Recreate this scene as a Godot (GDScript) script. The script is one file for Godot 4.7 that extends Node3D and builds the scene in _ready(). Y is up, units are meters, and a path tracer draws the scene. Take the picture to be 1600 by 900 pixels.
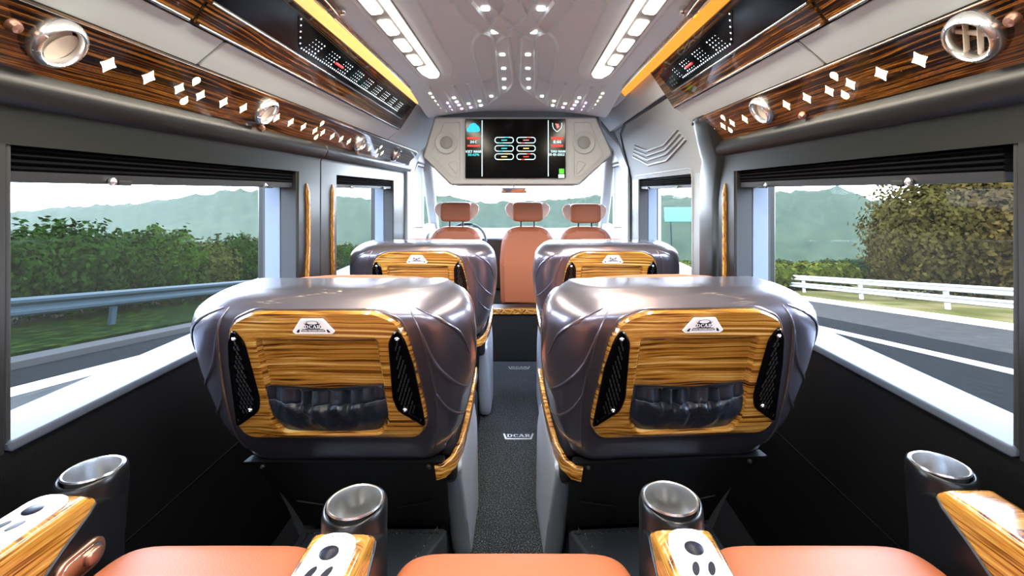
extends Node3D
# A limousine van's cabin seen from above the rear bench. x right, y up from the cabin floor, depth d = -z ahead of the camera.

const F := 740.0                       # focal length in pixels of the 1600 x 900 frame
const VX := 814.0                      # where the cabin's long lines meet
const VY := 300.0
const EYE := Vector3(0.025, 1.24, 0.0)

var M := {}
var taken := {}
var rng := RandomNumberGenerator.new()

# ---------------------------------------------------------------- mesh building
class Geo:
	var V := PackedVector3Array()
	var N := PackedVector3Array()
	func add(vs: PackedVector3Array, idx: PackedInt32Array, crease := 40.0, face = null) -> void:
		var nf := idx.size() / 3
		if nf == 0: return
		var mid := Vector3.ZERO
		for v in vs: mid += v
		mid /= vs.size()
		var fn := PackedVector3Array(); fn.resize(nf)
		var fu := PackedVector3Array(); fu.resize(nf)
		var vol := 0.0
		for f in nf:
			var a := vs[idx[3 * f]]
			var b := vs[idx[3 * f + 1]]
			var c := vs[idx[3 * f + 2]]
			var n := (c - a).cross(b - a)
			fn[f] = n
			fu[f] = n.normalized()
			vol += (n.dot(face - a) if face != null else n.dot(a - mid))
		var flip := vol < 0.0
		var near := []
		near.resize(vs.size())
		for i in vs.size(): near[i] = PackedInt32Array()
		for f in nf:
			for k in 3: near[idx[3 * f + k]].append(f)
		var lim := cos(deg_to_rad(crease))
		for f in nf:
			if fn[f].length_squared() < 1e-20: continue
			for k in [0, 2, 1] if flip else [0, 1, 2]:
				var i := idx[3 * f + k]
				var s := Vector3.ZERO
				for g in near[i]:
					if fu[f].dot(fu[g]) > lim: s += fn[g]
				s = s.normalized() if s.length_squared() > 0.0 else fu[f]
				V.append(vs[i])
				N.append(-s if flip else s)
	func rings(rs: Array, closed := true, cap0 := true, cap1 := true, crease := 40.0, face = null) -> void:
		var n: int = rs[0].size()
		var vs := PackedVector3Array()
		var idx := PackedInt32Array()
		for r in rs: vs.append_array(r)
		for j in rs.size() - 1:
			for i in (n if closed else n - 1):
				var a := j * n + i
				var b := j * n + (i + 1) % n
				idx.append_array([a, b, b + n, a, b + n, a + n])
		for e in [0, 1]:
			if (e == 0 and not cap0) or (e == 1 and not cap1): continue
			var o: int = 0 if e == 0 else (rs.size() - 1) * n
			var c := Vector3.ZERO
			for i in n: c += vs[o + i]
			vs.append(c / n)
			for i in n:
				var j2 := (i + 1) % n
				if e == 0: idx.append_array([vs.size() - 1, o + j2, o + i])
				else: idx.append_array([vs.size() - 1, o + i, o + j2])
		add(vs, idx, crease, face)
	func plate(o: PackedVector2Array, xf: Transform3D, z0: float, z1: float, bevel := 0.002, crease := 40.0) -> void:
		var small := Geo.inset(o, bevel)
		var n := o.size()
		var vs := PackedVector3Array()
		for p in small: vs.append(xf * Vector3(p.x, p.y, z0))
		for p in o: vs.append(xf * Vector3(p.x, p.y, z0 + bevel * signf(z1 - z0)))
		for p in o: vs.append(xf * Vector3(p.x, p.y, z1 - bevel * signf(z1 - z0)))
		for p in small: vs.append(xf * Vector3(p.x, p.y, z1))
		var idx := PackedInt32Array()
		for j in 3:
			for i in n:
				var a := j * n + i
				var b := j * n + (i + 1) % n
				idx.append_array([a, b, b + n, a, b + n, a + n])
		var t := Geometry2D.triangulate_polygon(o)
		# the side walls of a counter-clockwise outline and these caps run the same way round
		var ccw := not Geometry2D.is_polygon_clockwise(o)
		for k in t.size() / 3:
			var p := t[3 * k]
			var q := t[3 * k + 1]
			var r := t[3 * k + 2]
			if ((o[q] - o[p]).cross(o[r] - o[p]) > 0.0) != ccw:
				var w := q; q = r; r = w
			idx.append_array([p, r, q, 3 * n + p, 3 * n + q, 3 * n + r])
		add(vs, idx, crease)
	static func inset(o: PackedVector2Array, by: float) -> PackedVector2Array:
		var s := -1.0 if Geometry2D.is_polygon_clockwise(o) else 1.0
		var out := PackedVector2Array()
		var n := o.size()
		for i in n:
			var a := (o[i] - o[(i + n - 1) % n]).normalized()
			var b := (o[(i + 1) % n] - o[i]).normalized()
			var t := a + b
			if t.length() < 1e-4: t = b
			t = t.normalized()
			var nrm := Vector2(-t.y, t.x) * s
			var c: float = max(0.45, nrm.dot(Vector2(-b.y, b.x) * s))
			out.append(o[i] + nrm * by / c)
		return out
	func box(c: Vector3, s: Vector3, r := 0.004, turn := Basis()) -> void:
		r = min(r, min(s.x, min(s.y, s.z)) * 0.45)
		plate(Geo.rrect(s.x, s.y, r, 2), Transform3D(turn, c), -s.z / 2.0, s.z / 2.0, r, 50.0)
	static func rrect(w: float, h: float, r: float, seg := 4) -> PackedVector2Array:
		var o := PackedVector2Array()
		for k in 4:
			var c := Vector2((w / 2 - r) * (1 if k == 0 or k == 3 else -1), (h / 2 - r) * (1 if k < 2 else -1))
			for i in seg + 1:
				var a := PI / 2 * (k + float(i) / seg)
				o.append(c + Vector2(cos(a), sin(a)) * r)
		return o
	static func rounded(p: Array, r: float, seg := 4) -> PackedVector2Array:
		var o := PackedVector2Array()
		var n := p.size()
		for i in n:
			var c: Vector2 = p[i]
			var a: Vector2 = p[(i + n - 1) % n] - c
			var b: Vector2 = p[(i + 1) % n] - c
			var ra: float = min(r, a.length() * 0.45)
			var rb: float = min(r, b.length() * 0.45)
			var p0 := c + a.normalized() * ra
			var p1 := c + b.normalized() * rb
			for k in seg + 1:
				var t := float(k) / seg
				o.append(p0.lerp(c, t).lerp(c.lerp(p1, t), t))
		return o
	static func circle(r: float, n := 24, ry := -1.0) -> PackedVector2Array:
		var o := PackedVector2Array()
		for i in n: o.append(Vector2(cos(TAU * i / n) * r, sin(TAU * i / n) * (r if ry < 0 else ry)))
		return o
	func sweep(path: Array, prof: PackedVector2Array, up := Vector3.UP, crease := 40.0, scales = null) -> void:
		var rs := []
		for i in path.size():
			var t: Vector3 = (path[min(i + 1, path.size() - 1)] - path[max(i - 1, 0)]).normalized()
			var u := up
			if abs(t.dot(u)) > 0.97: u = Vector3.RIGHT if abs(t.x) < 0.9 else Vector3.BACK
			var x := t.cross(u).normalized()
			var y := x.cross(t)
			var k: float = scales[i] if scales != null else 1.0
			var r := PackedVector3Array()
			for p in prof: r.append(path[i] + (x * p.x + y * p.y) * k)
			rs.append(r)
		rings(rs, true, true, true, crease)
	func tube(path: Array, r: float, n := 8, up := Vector3.UP, scales = null) -> void:
		sweep(path, Geo.circle(r, n), up, 60.0, scales)
	func lathe(prof: Array, xf: Transform3D, n := 24, crease := 35.0, caps := true) -> void:
		var rs := []
		for p in prof:
			var r := PackedVector3Array()
			for i in n: r.append(xf * Vector3(cos(TAU * i / n) * p.x, p.y, sin(TAU * i / n) * p.x))
			rs.append(r)
		rings(rs, true, caps, caps, crease)
	func pillow(s: Vector3, xf: Transform3D, e := 0.35, nu := 28, nv := 14) -> void:
		# a superellipsoid: a box with all its edges rounded
		var rs := []
		for j in nv + 1:
			var b := PI * (float(j) / nv - 0.5)
			var cb := Geo.pw(cos(b), e)
			var sb := Geo.pw(sin(b), e)
			var r := PackedVector3Array()
			for i in nu:
				var a := TAU * i / nu
				r.append(xf * Vector3(s.x / 2 * Geo.pw(cos(a), e) * cb, s.y / 2 * sb, s.z / 2 * Geo.pw(sin(a), e) * cb))
			rs.append(r)
		rings(rs, true, false, false, 70.0)
	static func pw(v: float, e: float) -> float:
		return signf(v) * pow(abs(v), e)
	func grid(nu: int, nv: int, fn: Callable, face = null, crease := 60.0) -> void:
		var rs := []
		for j in nv + 1:
			var r := PackedVector3Array()
			for i in nu + 1: r.append(fn.call(float(i) / nu, float(j) / nv))
			rs.append(r)
		rings(rs, false, false, false, crease, face)
	func mesh() -> ArrayMesh:
		var a := []
		a.resize(Mesh.ARRAY_MAX)
		a[Mesh.ARRAY_VERTEX] = V
		a[Mesh.ARRAY_NORMAL] = N
		var m := ArrayMesh.new()
		m.add_surface_from_arrays(Mesh.PRIMITIVE_TRIANGLES, a)
		return m

# ---------------------------------------------------------------- scene helpers
func numbered(called: String) -> String:
	if not taken.has(called):
		taken[called] = 0
		return called
	taken[called] += 1
	return "%s_%03d" % [called, taken[called]]

func part(called: String, g: Geo, m: Material, parent: Node3D, label := "") -> MeshInstance3D:
	return part_mesh(called, g.mesh(), m, parent, label)

func part_mesh(called: String, me: Mesh, m: Material, parent: Node3D, label := "") -> MeshInstance3D:
	var o := MeshInstance3D.new()
	o.name = called
	o.mesh = me
	o.material_override = m
	o.cast_shadow = GeometryInstance3D.SHADOW_CASTING_SETTING_ON
	parent.add_child(o, true)
	if label: o.set_meta("label", label)
	return o

func thing(called: String, label: String, category: String, group := "", kind := "") -> Node3D:
	var o := Node3D.new()
	o.name = numbered(called)
	add_child(o)
	tag(o, label, category, group, kind)
	return o

func tag(o: Node3D, label: String, category: String, group := "", kind := "") -> void:
	o.set_meta("label", label)
	o.set_meta("category", category)
	if group: o.set_meta("group", group)
	if kind: o.set_meta("kind", kind)

func copy_of(o: Node3D, called: String, label: String) -> Node3D:
	var c: Node3D = o.duplicate()
	c.name = numbered(called)
	add_child(c)
	c.set_meta("label", label)
	return c

func text(called: String, s: String, height: float, depth: float, m: Material, parent: Node3D, xf: Transform3D, serif := false, bold := true, wide := 1.0) -> MeshInstance3D:
	var t := TextMesh.new()
	var f := SystemFont.new()
	f.font_names = PackedStringArray(["Droid Serif"]) if serif else PackedStringArray(["Droid Sans"])
	f.font_weight = 700 if bold else 400
	t.font = f
	t.text = s
	t.font_size = 32
	t.pixel_size = height / 24.0
	t.depth = depth
	t.curve_step = 2.0
	var o := part_mesh(called, t, m, parent)
	o.transform = xf * Transform3D(Basis.from_scale(Vector3(wide, 1, 1)), Vector3.ZERO)
	return o

# the point at depth d that shows at that pixel of the photograph
func at(px: float, py: float, d: float) -> Vector3:
	return EYE + Vector3((px - VX) / F * d, (VY - py) / F * d, -d)

# where the sight line through a pixel meets a plane
func on_plane(px: float, py: float, p: Vector3, n: Vector3) -> Vector3:
	var ray := at(px, py, 1.0) - EYE
	return EYE + ray * (n.dot(p - EYE) / n.dot(ray))

func mat(key: String, c: Color, rough := 0.5, metal := 0.0, extra := {}) -> StandardMaterial3D:
	var m := StandardMaterial3D.new()
	m.resource_name = key
	m.albedo_color = c
	m.roughness = rough
	m.metallic = metal
	for k in extra: m.set(k, extra[k])
	M[key] = m
	return m

func rgb(r: int, g: int, b: int) -> Color:
	return Color(r / 255.0, g / 255.0, b / 255.0)

func glow(key: String, c: Color, energy: float) -> StandardMaterial3D:
	return mat(key, c, 0.5, 0.0, {"emission_enabled": true, "emission": c, "emission_energy_multiplier": energy})

# seamless streaked wood: rows of grain along u, warped a little
func wood_texture(w: int, h: int, ramp: Gradient, sd: int, rows: float, swirl: float) -> ImageTexture:
	var n := FastNoiseLite.new()
	n.seed = sd
	n.noise_type = FastNoiseLite.TYPE_SIMPLEX_SMOOTH
	n.frequency = 1.0
	n.fractal_octaves = 2
	var im := Image.create(w, h, false, Image.FORMAT_RGB8)
	for y in h:
		var v := float(y) / h
		for x in w:
			var u := float(x) / w
			# walked on a torus so that both ways repeat without a seam
			var cu := cos(TAU * u); var su := sin(TAU * u)
			var wv := v + swirl * n.get_noise_3d(cu * 0.55 + 7.0, su * 0.55, sin(TAU * v) * 0.6 + cos(TAU * v) * 0.3)
			var a := TAU * wv
			var p := Vector3(cos(a) * rows, sin(a) * rows, cu * 0.55 + su * 0.35)
			var s := 0.5 + 0.62 * n.get_noise_3dv(p) + 0.34 * n.get_noise_3d(p.x * 3.3 + 11.0, p.y * 3.3, cu * 0.7 + su * 0.5) 
			s += 0.16 * n.get_noise_3d(p.x * 9.0, p.y * 9.0 + 5.0, cu * 2.2 + su * 1.7)
			im.set_pixel(x, y, ramp.sample(clampf(s, 0.0, 1.0)))
	return ImageTexture.create_from_image(im)

func ramp_of(stops: Array) -> Gradient:
	var g := Gradient.new()
	var o := PackedFloat32Array()
	var c := PackedColorArray()
	for s in stops:
		o.append(s[0]); c.append(s[1])
	g.offsets = o
	g.colors = c
	return g

func noise_tex(freq: float, sd: int, size := 256, ramp: Gradient = null, octaves := 3, bump := 0.0) -> NoiseTexture2D:
	var t := NoiseTexture2D.new()
	var n := FastNoiseLite.new()
	n.seed = sd
	n.frequency = freq
	n.fractal_octaves = octaves
	t.noise = n
	t.width = size; t.height = size
	t.seamless = true
	if ramp: t.color_ramp = ramp
	if bump > 0.0:
		t.as_normal_map = true
		t.bump_strength = bump
	return t

func tri(scale: Vector3) -> Dictionary:
	return {"uv1_triplanar": true, "uv1_scale": scale, "uv1_triplanar_sharpness": 12.0}

func materials() -> void:
	var gold := wood_texture(768, 768, ramp_of([[0.0, rgb(66, 36, 10)], [0.22, rgb(124, 76, 24)], [0.42, rgb(184, 128, 50)], [0.58, rgb(216, 164, 78)], [0.68, rgb(182, 126, 50)], [0.82, rgb(236, 192, 108)], [1.0, rgb(248, 216, 146)]]), 3, 5.6, 0.022)
	var dark := wood_texture(1024, 768, ramp_of([[0.0, rgb(10, 5, 3)], [0.36, rgb(22, 11, 5)], [0.45, rgb(58, 32, 11)], [0.51, rgb(98, 58, 18)], [0.56, rgb(36, 19, 7)], [0.63, rgb(112, 68, 22)], [0.69, rgb(210, 146, 58)], [0.75, rgb(104, 62, 20)], [0.88, rgb(56, 31, 11)], [1.0, rgb(170, 112, 42)]]), 8, 4.6, 0.032)
	mat("wood", rgb(204, 200, 195), 0.22, 0.0, {"albedo_texture": gold, "clearcoat_enabled": true, "clearcoat": 1.0, "clearcoat_roughness": 0.04}.merged(tri(Vector3(1.1, 3.2, 1.1))))
	mat("wood_dark", rgb(196, 190, 184), 0.3, 0.0, {"albedo_texture": dark, "metallic_specular": 0.2, "clearcoat_enabled": true, "clearcoat": 0.6, "clearcoat_roughness": 0.03}.merged(tri(Vector3(0.6, 4.4, 0.6))))
	mat("wood_side", rgb(204, 200, 195), 0.22, 0.0, {"albedo_texture": gold, "clearcoat_enabled": true, "clearcoat": 1.0, "clearcoat_roughness": 0.05}.merged(tri(Vector3(5.0, 5.0, 1.6))))
	mat("wood_arm", rgb(204, 200, 195), 0.22, 0.0, {"albedo_texture": gold, "clearcoat_enabled": true, "clearcoat": 1.0, "clearcoat_roughness": 0.05}.merged({"uv1_triplanar": true, "uv1_scale": Vector3(3.2, 3.2, 1.0), "uv1_triplanar_sharpness": 12.0}))
	mat("shell", rgb(118, 115, 127), 0.32, 0.88, {"clearcoat_enabled": true, "clearcoat": 1.0, "clearcoat_roughness": 0.06})
	mat("seam", rgb(60, 56, 64), 0.5, 0.4)
	var leather_bump := noise_tex(0.09, 21, 256, null, 3, 2.0)
	mat("leather", rgb(146, 81, 50), 0.55, 0.0, {"normal_enabled": true, "normal_texture": leather_bump, "normal_scale": 0.25}.merged(tri(Vector3(9, 9, 9))))
	mat("leather_tan", rgb(146, 81, 50), 0.55, 0.0, {"normal_enabled": true, "normal_texture": leather_bump, "normal_scale": 0.25}.merged(tri(Vector3(9, 9, 9))))
	mat("leather_pale", rgb(214, 186, 170), 0.55)
	mat("navy", rgb(26, 32, 43), 0.40, 0.0, {"normal_enabled": true, "normal_texture": leather_bump, "normal_scale": 0.3}.merged(tri(Vector3(12, 12, 12))))
	mat("black", rgb(8, 9, 12), 0.5)
	mat("black_leather", rgb(3, 4, 6), 0.7, 0.0, {"metallic_specular": 0.25, "normal_enabled": true, "normal_texture": leather_bump, "normal_scale": 0.3}.merged(tri(Vector3(8, 8, 8))))
	mat("gloss_black", rgb(5, 5, 7), 0.12, 0.0, {"metallic_specular": 0.35})
	mat("soft_black", rgb(18, 20, 24), 0.5)
	mat("grey_leg", rgb(178, 190, 208), 0.42, 0.2)
	mat("pod", rgb(16, 18, 22), 0.3, 0.2)
	mat("tray", rgb(52, 57, 66), 0.4)
	mat("steel", rgb(216, 219, 223), 0.26, 0.95)
	mat("chrome", rgb(225, 228, 232), 0.1, 1.0)
	mat("chrome_warm", rgb(196, 150, 132), 0.3, 0.9)
	mat("white_plastic", rgb(226, 228, 232), 0.35)
	mat("cream", rgb(214, 204, 190), 0.5)
	mat("ceiling", rgb(212, 229, 236), 0.42)
	mat("lamp_tray", rgb(150, 152, 154), 0.5)
	mat("grey", rgb(178, 188, 193), 0.5)
	mat("grey_ring", rgb(140, 146, 150), 0.6)
	mat("door_grey", rgb(138, 145, 150), 0.5)
	mat("wall_satin", rgb(35, 38, 37), 0.34, 0.6)
	mat("valence", rgb(19, 21, 23), 0.4, 0.2)
	mat("rubber", rgb(14, 16, 20), 0.6)
	mat("blind", rgb(6, 7, 11), 0.8, 0.0, {"metallic_specular": 0.2})
	mat("sill", rgb(66, 73, 84), 0.5, 0.0, {"metallic_specular": 0.15})
	mat("reveal", rgb(79, 90, 106), 0.5)
	mat("cab_white", rgb(125, 126, 126), 0.6)
	var fleck := noise_tex(0.22, 5, 512, ramp_of([[0.0, rgb(12, 15, 20)], [0.45, rgb(34, 40, 47)], [0.6, rgb(62, 69, 78)], [0.8, rgb(120, 128, 138)], [1.0, rgb(170, 178, 186)]]), 2)
	var pile := noise_tex(0.4, 9, 256, null, 2, 6.0)
	mat("carpet", Color.WHITE, 0.95, 0.0, {"albedo_texture": fleck, "normal_enabled": true, "normal_texture": pile, "normal_scale": 0.8}.merged(tri(Vector3(1.4, 1.4, 1.4))))
	mat("floor_black", rgb(6, 7, 10), 0.55, 0.0, {"metallic_specular": 0.3})
	mat("silver_print", rgb(190, 194, 198), 0.4, 0.6)
	mat("navy_ink", rgb(10, 14, 34), 0.4, 0.0, {"metallic_specular": 0.3})
	mat("screen", rgb(5, 5, 7), 0.12, 0.0, {"metallic_specular": 0.25})
	mat("glass", Color(0.86, 0.93, 0.95, 0.02), 0.0, 0.0, {"metallic_specular": 0.12, "transparency": BaseMaterial3D.TRANSPARENCY_ALPHA})
	mat("mirror", rgb(225, 214, 210), 0.05, 1.0)
	mat("wood_trim", rgb(204, 200, 195), 0.25, 0.0, {"albedo_texture": gold, "clearcoat_enabled": true, "clearcoat": 1.0, "clearcoat_roughness": 0.05}.merged(tri(Vector3(6, 1.2, 6))))
	glow("lamp", rgb(255, 247, 228), 2.6)
	glow("star", rgb(255, 236, 196), 2.6)
	glow("cove_yellow", rgb(255, 202, 120), 0.50)
	glow("cove_orange", rgb(255, 154, 52), 0.46)
	glow("led_white", rgb(255, 250, 244), 2.0)
	glow("led_cream", rgb(255, 244, 206), 1.6)
	glow("led_pink", rgb(234, 190, 244), 1.3)
	glow("led_dot", rgb(214, 232, 246), 1.3)
	glow("led_red", rgb(190, 24, 40), 0.8)
	glow("px_blue", rgb(24, 176, 246), 0.52)
	glow("px_pale", rgb(186, 226, 236), 0.47)
	glow("px_red", rgb(206, 52, 40), 0.47)
	glow("px_teal", rgb(40, 190, 200), 0.47)
	glow("px_amber", rgb(222, 200, 130), 0.42)
	glow("px_rose", rgb(216, 120, 116), 0.42)
	glow("px_green", rgb(70, 176, 44), 0.42)

# ---------------------------------------------------------------- the scene
const LAMP_ENERGY := 1.6

func _ready() -> void:
	rng.seed = 1
	var cam := Camera3D.new()
	cam.name = "camera"
	cam.projection = Camera3D.PROJECTION_FRUSTUM
	cam.near = 0.05
	cam.far = 1000.0
	cam.size = 0.05 * 900.0 / F
	cam.frustum_offset = Vector2((800.0 - VX) / F, (VY - 450.0) / F) * 0.05
	cam.position = EYE
	add_child(cam)
	cam.current = true
	var e := Environment.new()
	e.background_mode = Environment.BG_SKY
	var sky := Sky.new()
	var sm := ProceduralSkyMaterial.new()
	sm.sky_top_color = rgb(196, 216, 244)
	sm.sky_horizon_color = rgb(226, 236, 250)
	sm.ground_horizon_color = rgb(226, 236, 250)
	sm.ground_bottom_color = rgb(196, 204, 214)
	sm.ground_energy_multiplier = 3.0
	sm.sky_curve = 0.25
	sm.sky_energy_multiplier = 3.0
	sky.sky_material = sm
	e.sky = sky
	e.tonemap_mode = Environment.TONE_MAPPER_LINEAR
	e.tonemap_exposure = 2.45
	e.sdfgi_enabled = true
	e.ssao_enabled = true
	e.ssil_enabled = true
	e.volumetric_fog_enabled = true
	e.volumetric_fog_density = 0.0
	var we := WorldEnvironment.new()
	we.name = "surroundings"
	we.environment = e
	add_child(we)
	materials()
	mat("bottle", Color(0.85, 0.93, 0.97, 0.25), 0.05, 0.0, {"transparency": BaseMaterial3D.TRANSPARENCY_ALPHA})
	build_body()
	build_outside()
	build_seats()
	build_bench()
	build_overhead()
	build_cab()

# ---------------------------------------------------------------- the van's body
func bx(g: Geo, x0: float, x1: float, y0: float, y1: float, d0: float, d1: float, r := 0.004) -> void:
	g.box(Vector3((x0 + x1) / 2, (y0 + y1) / 2, -(d0 + d1) / 2), Vector3(abs(x1 - x0), abs(y1 - y0), abs(d1 - d0)), r)

# a cross-section in (x, y) drawn out along the van from depth d0 to d1; side -1 mirrors it to the left
func along(g: Geo, pts: Array, side: float, d0: float, d1: float, bevel := 0.003, round_r := 0.0) -> void:
	var o := PackedVector2Array()
	for p in pts: o.append(Vector2(p.x * side, p.y))
	if round_r > 0.0: o = Geo.rounded(Array(o), round_r)
	g.plate(o, Transform3D(Basis(), Vector3.ZERO), -d1, -d0, bevel)

func ceiling_y(x: float, d: float) -> float:
	return 1.835 - 0.05 * pow(x / 0.56, 2.0) - 0.07 * smoothstep(2.45, 3.02, d)

func on_ceiling(px: float, py: float) -> Vector3:
	var d := 1.0
	while d < 3.04:
		var p := at(px, py, d)
		if p.y >= ceiling_y(p.x, d): break
		d += 0.004
	var q := at(px, py, d)
	return Vector3(q.x, ceiling_y(q.x, d), -d)

func ceiling_normal(p: Vector3) -> Vector3:
	var e := 0.01
	var dx := (ceiling_y(p.x + e, -p.z) - ceiling_y(p.x - e, -p.z)) / (2 * e)
	var dd := (ceiling_y(p.x, -p.z + e) - ceiling_y(p.x, -p.z - e)) / (2 * e)
	return Vector3(dx, -1.0, -dd).normalized()

const DOOR := [Vector2(0.858, 1.33), Vector2(0.84, 1.42), Vector2(0.795, 1.55), Vector2(0.725, 1.69)]

func on_door(px: float, py: float) -> Vector3:
	var d := 2.0
	while d < 3.54:
		var p := at(px, py, d)
		var k := 0
		while k < 2 and p.y > DOOR[k + 1].y: k += 1
		if p.x >= lerpf(DOOR[k].x, DOOR[k + 1].x, (p.y - DOOR[k].y) / (DOOR[k + 1].y - DOOR[k].y)): return p
		d += 0.004
	return at(px, py, d)

func structure(called: String, label: String, category: String) -> Node3D:
	return thing(called, label, category, "", "structure")

func build_body() -> void:
	# floor with the aisle carpet
	var fl := structure("floor", "black van floor under and between the seats", "floor")
	var g := Geo.new()
	bx(g, -1.0, 1.0, -0.06, -0.012, -0.6, 3.6)
	part("floor_base", g, M.floor_black, fl)
	g = Geo.new()
	g.plate(Geo.rrect(0.40, 3.0, 0.01), Transform3D(Basis(Vector3.RIGHT, Vector3.BACK, Vector3.DOWN), Vector3(0, 0, -2.03)), 0.012, 0.0, 0.003)
	var carpet := part("aisle_carpet", g, M.carpet, fl, "dark slate speckled aisle carpet")
	for d in [2.40, 3.34]:
		var e := Node3D.new()
		var gg := Geo.new()
		for s in [-1.0, 1.0]:
			gg.plate(PackedVector2Array([Vector2(s * 0.078, 0.028), Vector2(s * 0.070, 0.028), Vector2(s * 0.058, -0.022), Vector2(s * 0.066, -0.026)]), Transform3D(), 0.0, 0.0016, 0.0003)
		gg.plate(PackedVector2Array([Vector2(-0.066, -0.026), Vector2(0.066, -0.026), Vector2(0.060, -0.017), Vector2(-0.060, -0.017)]), Transform3D(), 0.0, 0.0016, 0.0003)
		var em := part("floor_emblem", gg, M.silver_print, carpet, "silver emblem lettering on the aisle carpet")
		em.transform = Transform3D(Basis(Vector3.RIGHT, Vector3.FORWARD, Vector3.UP), Vector3(0.012, 0.0, -d))
		text("emblem_lettering", "DCAR", 0.026, 0.0016, M.silver_print, carpet, em.transform * Transform3D(Basis(), Vector3(0, 0.008, 0.001)), true, true, 1.2)
		e.free()
	# raised step before the cab, with a wooden nosing
	g = Geo.new()
	bx(g, -0.86, 0.86, 0.0, 0.385, 3.46, 3.62, 0.008)
	part("cab_step", g, M.soft_black, fl)
	g = Geo.new()
	bx(g, -0.86, 0.86, 0.345, 0.392, 3.44, 3.475, 0.008)
	part("step_nosing", g, M.wood_trim, fl, "glossy wooden nosing on the cab step")
	g = Geo.new()
	bx(g, -0.98, 0.98, 0.04, 0.10, 3.6, 5.3)
	part("cab_floor", g, M.floor_black, fl)

	# side walls
	for s in [-1.0, 1.0]:
		var left: bool = s < 0
		var w := structure("wall_left" if left else "wall_right", "dark van side wall with recessed window and grey pillars, " + ("driver's" if left else "door") + " side", "wall")
		g = Geo.new()
		along(g, [Vector2(0.86, -0.05), Vector2(0.855, 0.40), Vector2(0.86, 0.792), Vector2(1.02, 0.792), Vector2(1.02, -0.05)], s, -0.6, 3.7)
		part("lower_panel", g, M.black_leather, w)
		g = Geo.new()
		g.tube([Vector3(s * 0.857, 0.46, 0.5), Vector3(s * 0.857, 0.46, -3.4)], 0.003)
		part("panel_seam", g, M.black_leather, w)
		# sills
		var spans := [[0.815, 1.88], [2.27, 3.29]] if left else [[0.797, 1.85], [2.32, 3.36]]
		for sp in spans:
			g = Geo.new()
			bx(g, s * 0.853, s * 0.985, 0.79, 0.81, sp[0], sp[1], 0.005)
			part("window_sill", g, M.sill, w, "pale ledge under the side window")
			# the reveal: window rubber, then a grey-blue return by the glass
			for e in [0, 1]:
				var d: float = sp[e]
				var out := 1.0 if e == 1 else -1.0
				g = Geo.new()
				bx(g, s * 0.925, s * 0.985, 0.80, 1.33, d - (0.012 if e == 1 else 0.0), d + (0.0 if e == 1 else 0.012), 0.002)
				part("window_reveal", g, M.reveal, w)
				g = Geo.new()
				bx(g, s * 0.862, s * 0.925, 0.80, 1.33, d - (0.010 if e == 1 else 0.0), d + (0.0 if e == 1 else 0.010), 0.002)
				part("window_rubber", g, M.rubber, w)
		# pillars between the windows
		var posts := [[-0.6, 0.815], [1.88, 2.085], [2.09, 2.27], [3.29, 3.70]] if left else [[-0.6, 0.797], [1.85, 2.10]]
		for sp in posts:
			g = Geo.new()
			along(g, [Vector2(0.86, 0.79), Vector2(0.858, 1.33), Vector2(1.02, 1.33), Vector2(1.02, 0.79)], s, sp[0], sp[1], 0.004)
			part("pillar_cover", g, M.wall_satin if sp[0] > 0 else M.black, w)
		# valence over the windows, one cover from pillar to pillar
		var vals := [[-0.6, 2.085], [2.09, 3.70]] if left else [[-0.6, 2.02]]
		for sp in vals:
			g = Geo.new()
			along(g, [Vector2(0.858, 1.322), Vector2(0.858, 1.375), Vector2(0.853, 1.388), Vector2(1.02, 1.40), Vector2(1.02, 1.322)], s, sp[0], sp[1], 0.003)
			part("window_header", g, M.wall_satin, w)
			g = Geo.new()
			along(g, [Vector2(0.853, 1.385), Vector2(0.836, 1.398), Vector2(0.826, 1.416), Vector2(0.826, 1.432), Vector2(0.836, 1.450), Vector2(0.86, 1.47), Vector2(1.02, 1.47), Vector2(1.02, 1.385)], s, sp[0], sp[1], 0.003, 0.012)
			part("valence", g, M.valence, w)
		# the body above, behind the wooden strip and the grey panels
		g = Geo.new()
		along(g, [Vector2(0.875, 1.46), Vector2(0.81, 1.57), Vector2(0.77, 1.66), Vector2(0.73, 1.81), Vector2(0.62, 1.81), Vector2(0.62, 1.90), Vector2(1.02, 1.90), Vector2(1.02, 1.46)], s, -0.6, 2.095 if not left else 3.72, 0.003)
		part("upper_shell", g, M.grey, w)
		if not left:
			g = Geo.new()
			along(g, [Vector2(0.70, 1.70), Vector2(0.62, 1.80), Vector2(0.62, 1.90), Vector2(1.02, 1.90), Vector2(1.02, 1.70)], s, 2.09, 3.72, 0.003)
			part("upper_shell", g, M.grey, w)
		# grey panels between the wooden strip and the overhead box
		var cuts := [[-0.3, 1.168], [1.174, 2.83]] if left else [[-0.3, 1.163], [1.169, 2.10]]
		for sp in cuts:
			g = Geo.new()
			along(g, [Vector2(0.776, 1.552), Vector2(0.706, 1.611), Vector2(0.745, 1.632), Vector2(0.80, 1.62), Vector2(0.85, 1.56)], s, sp[0], sp[1], 0.004)
			part("grey_panel", g, M.grey, w, "smooth light grey cover panel above the wooden strip")
		if left:
			g = Geo.new()
			along(g, [Vector2(0.776, 1.552), Vector2(0.704, 1.614), Vector2(0.612, 1.765), Vector2(0.60, 1.80), Vector2(0.76, 1.80), Vector2(0.85, 1.56)], s, 2.842, 3.72, 0.004)
			part("grey_panel", g, M.grey, w, "smooth light grey cover panel before the screen console")
		# black joint line under the grey panels
		g = Geo.new()
		g.tube([Vector3(s * 0.778, 1.553, 0.3), Vector3(s * 0.778, 1.553, -(3.6 if left else 2.06))], 0.005)
		part("joint_bead", g, M.black_leather, w)
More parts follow.
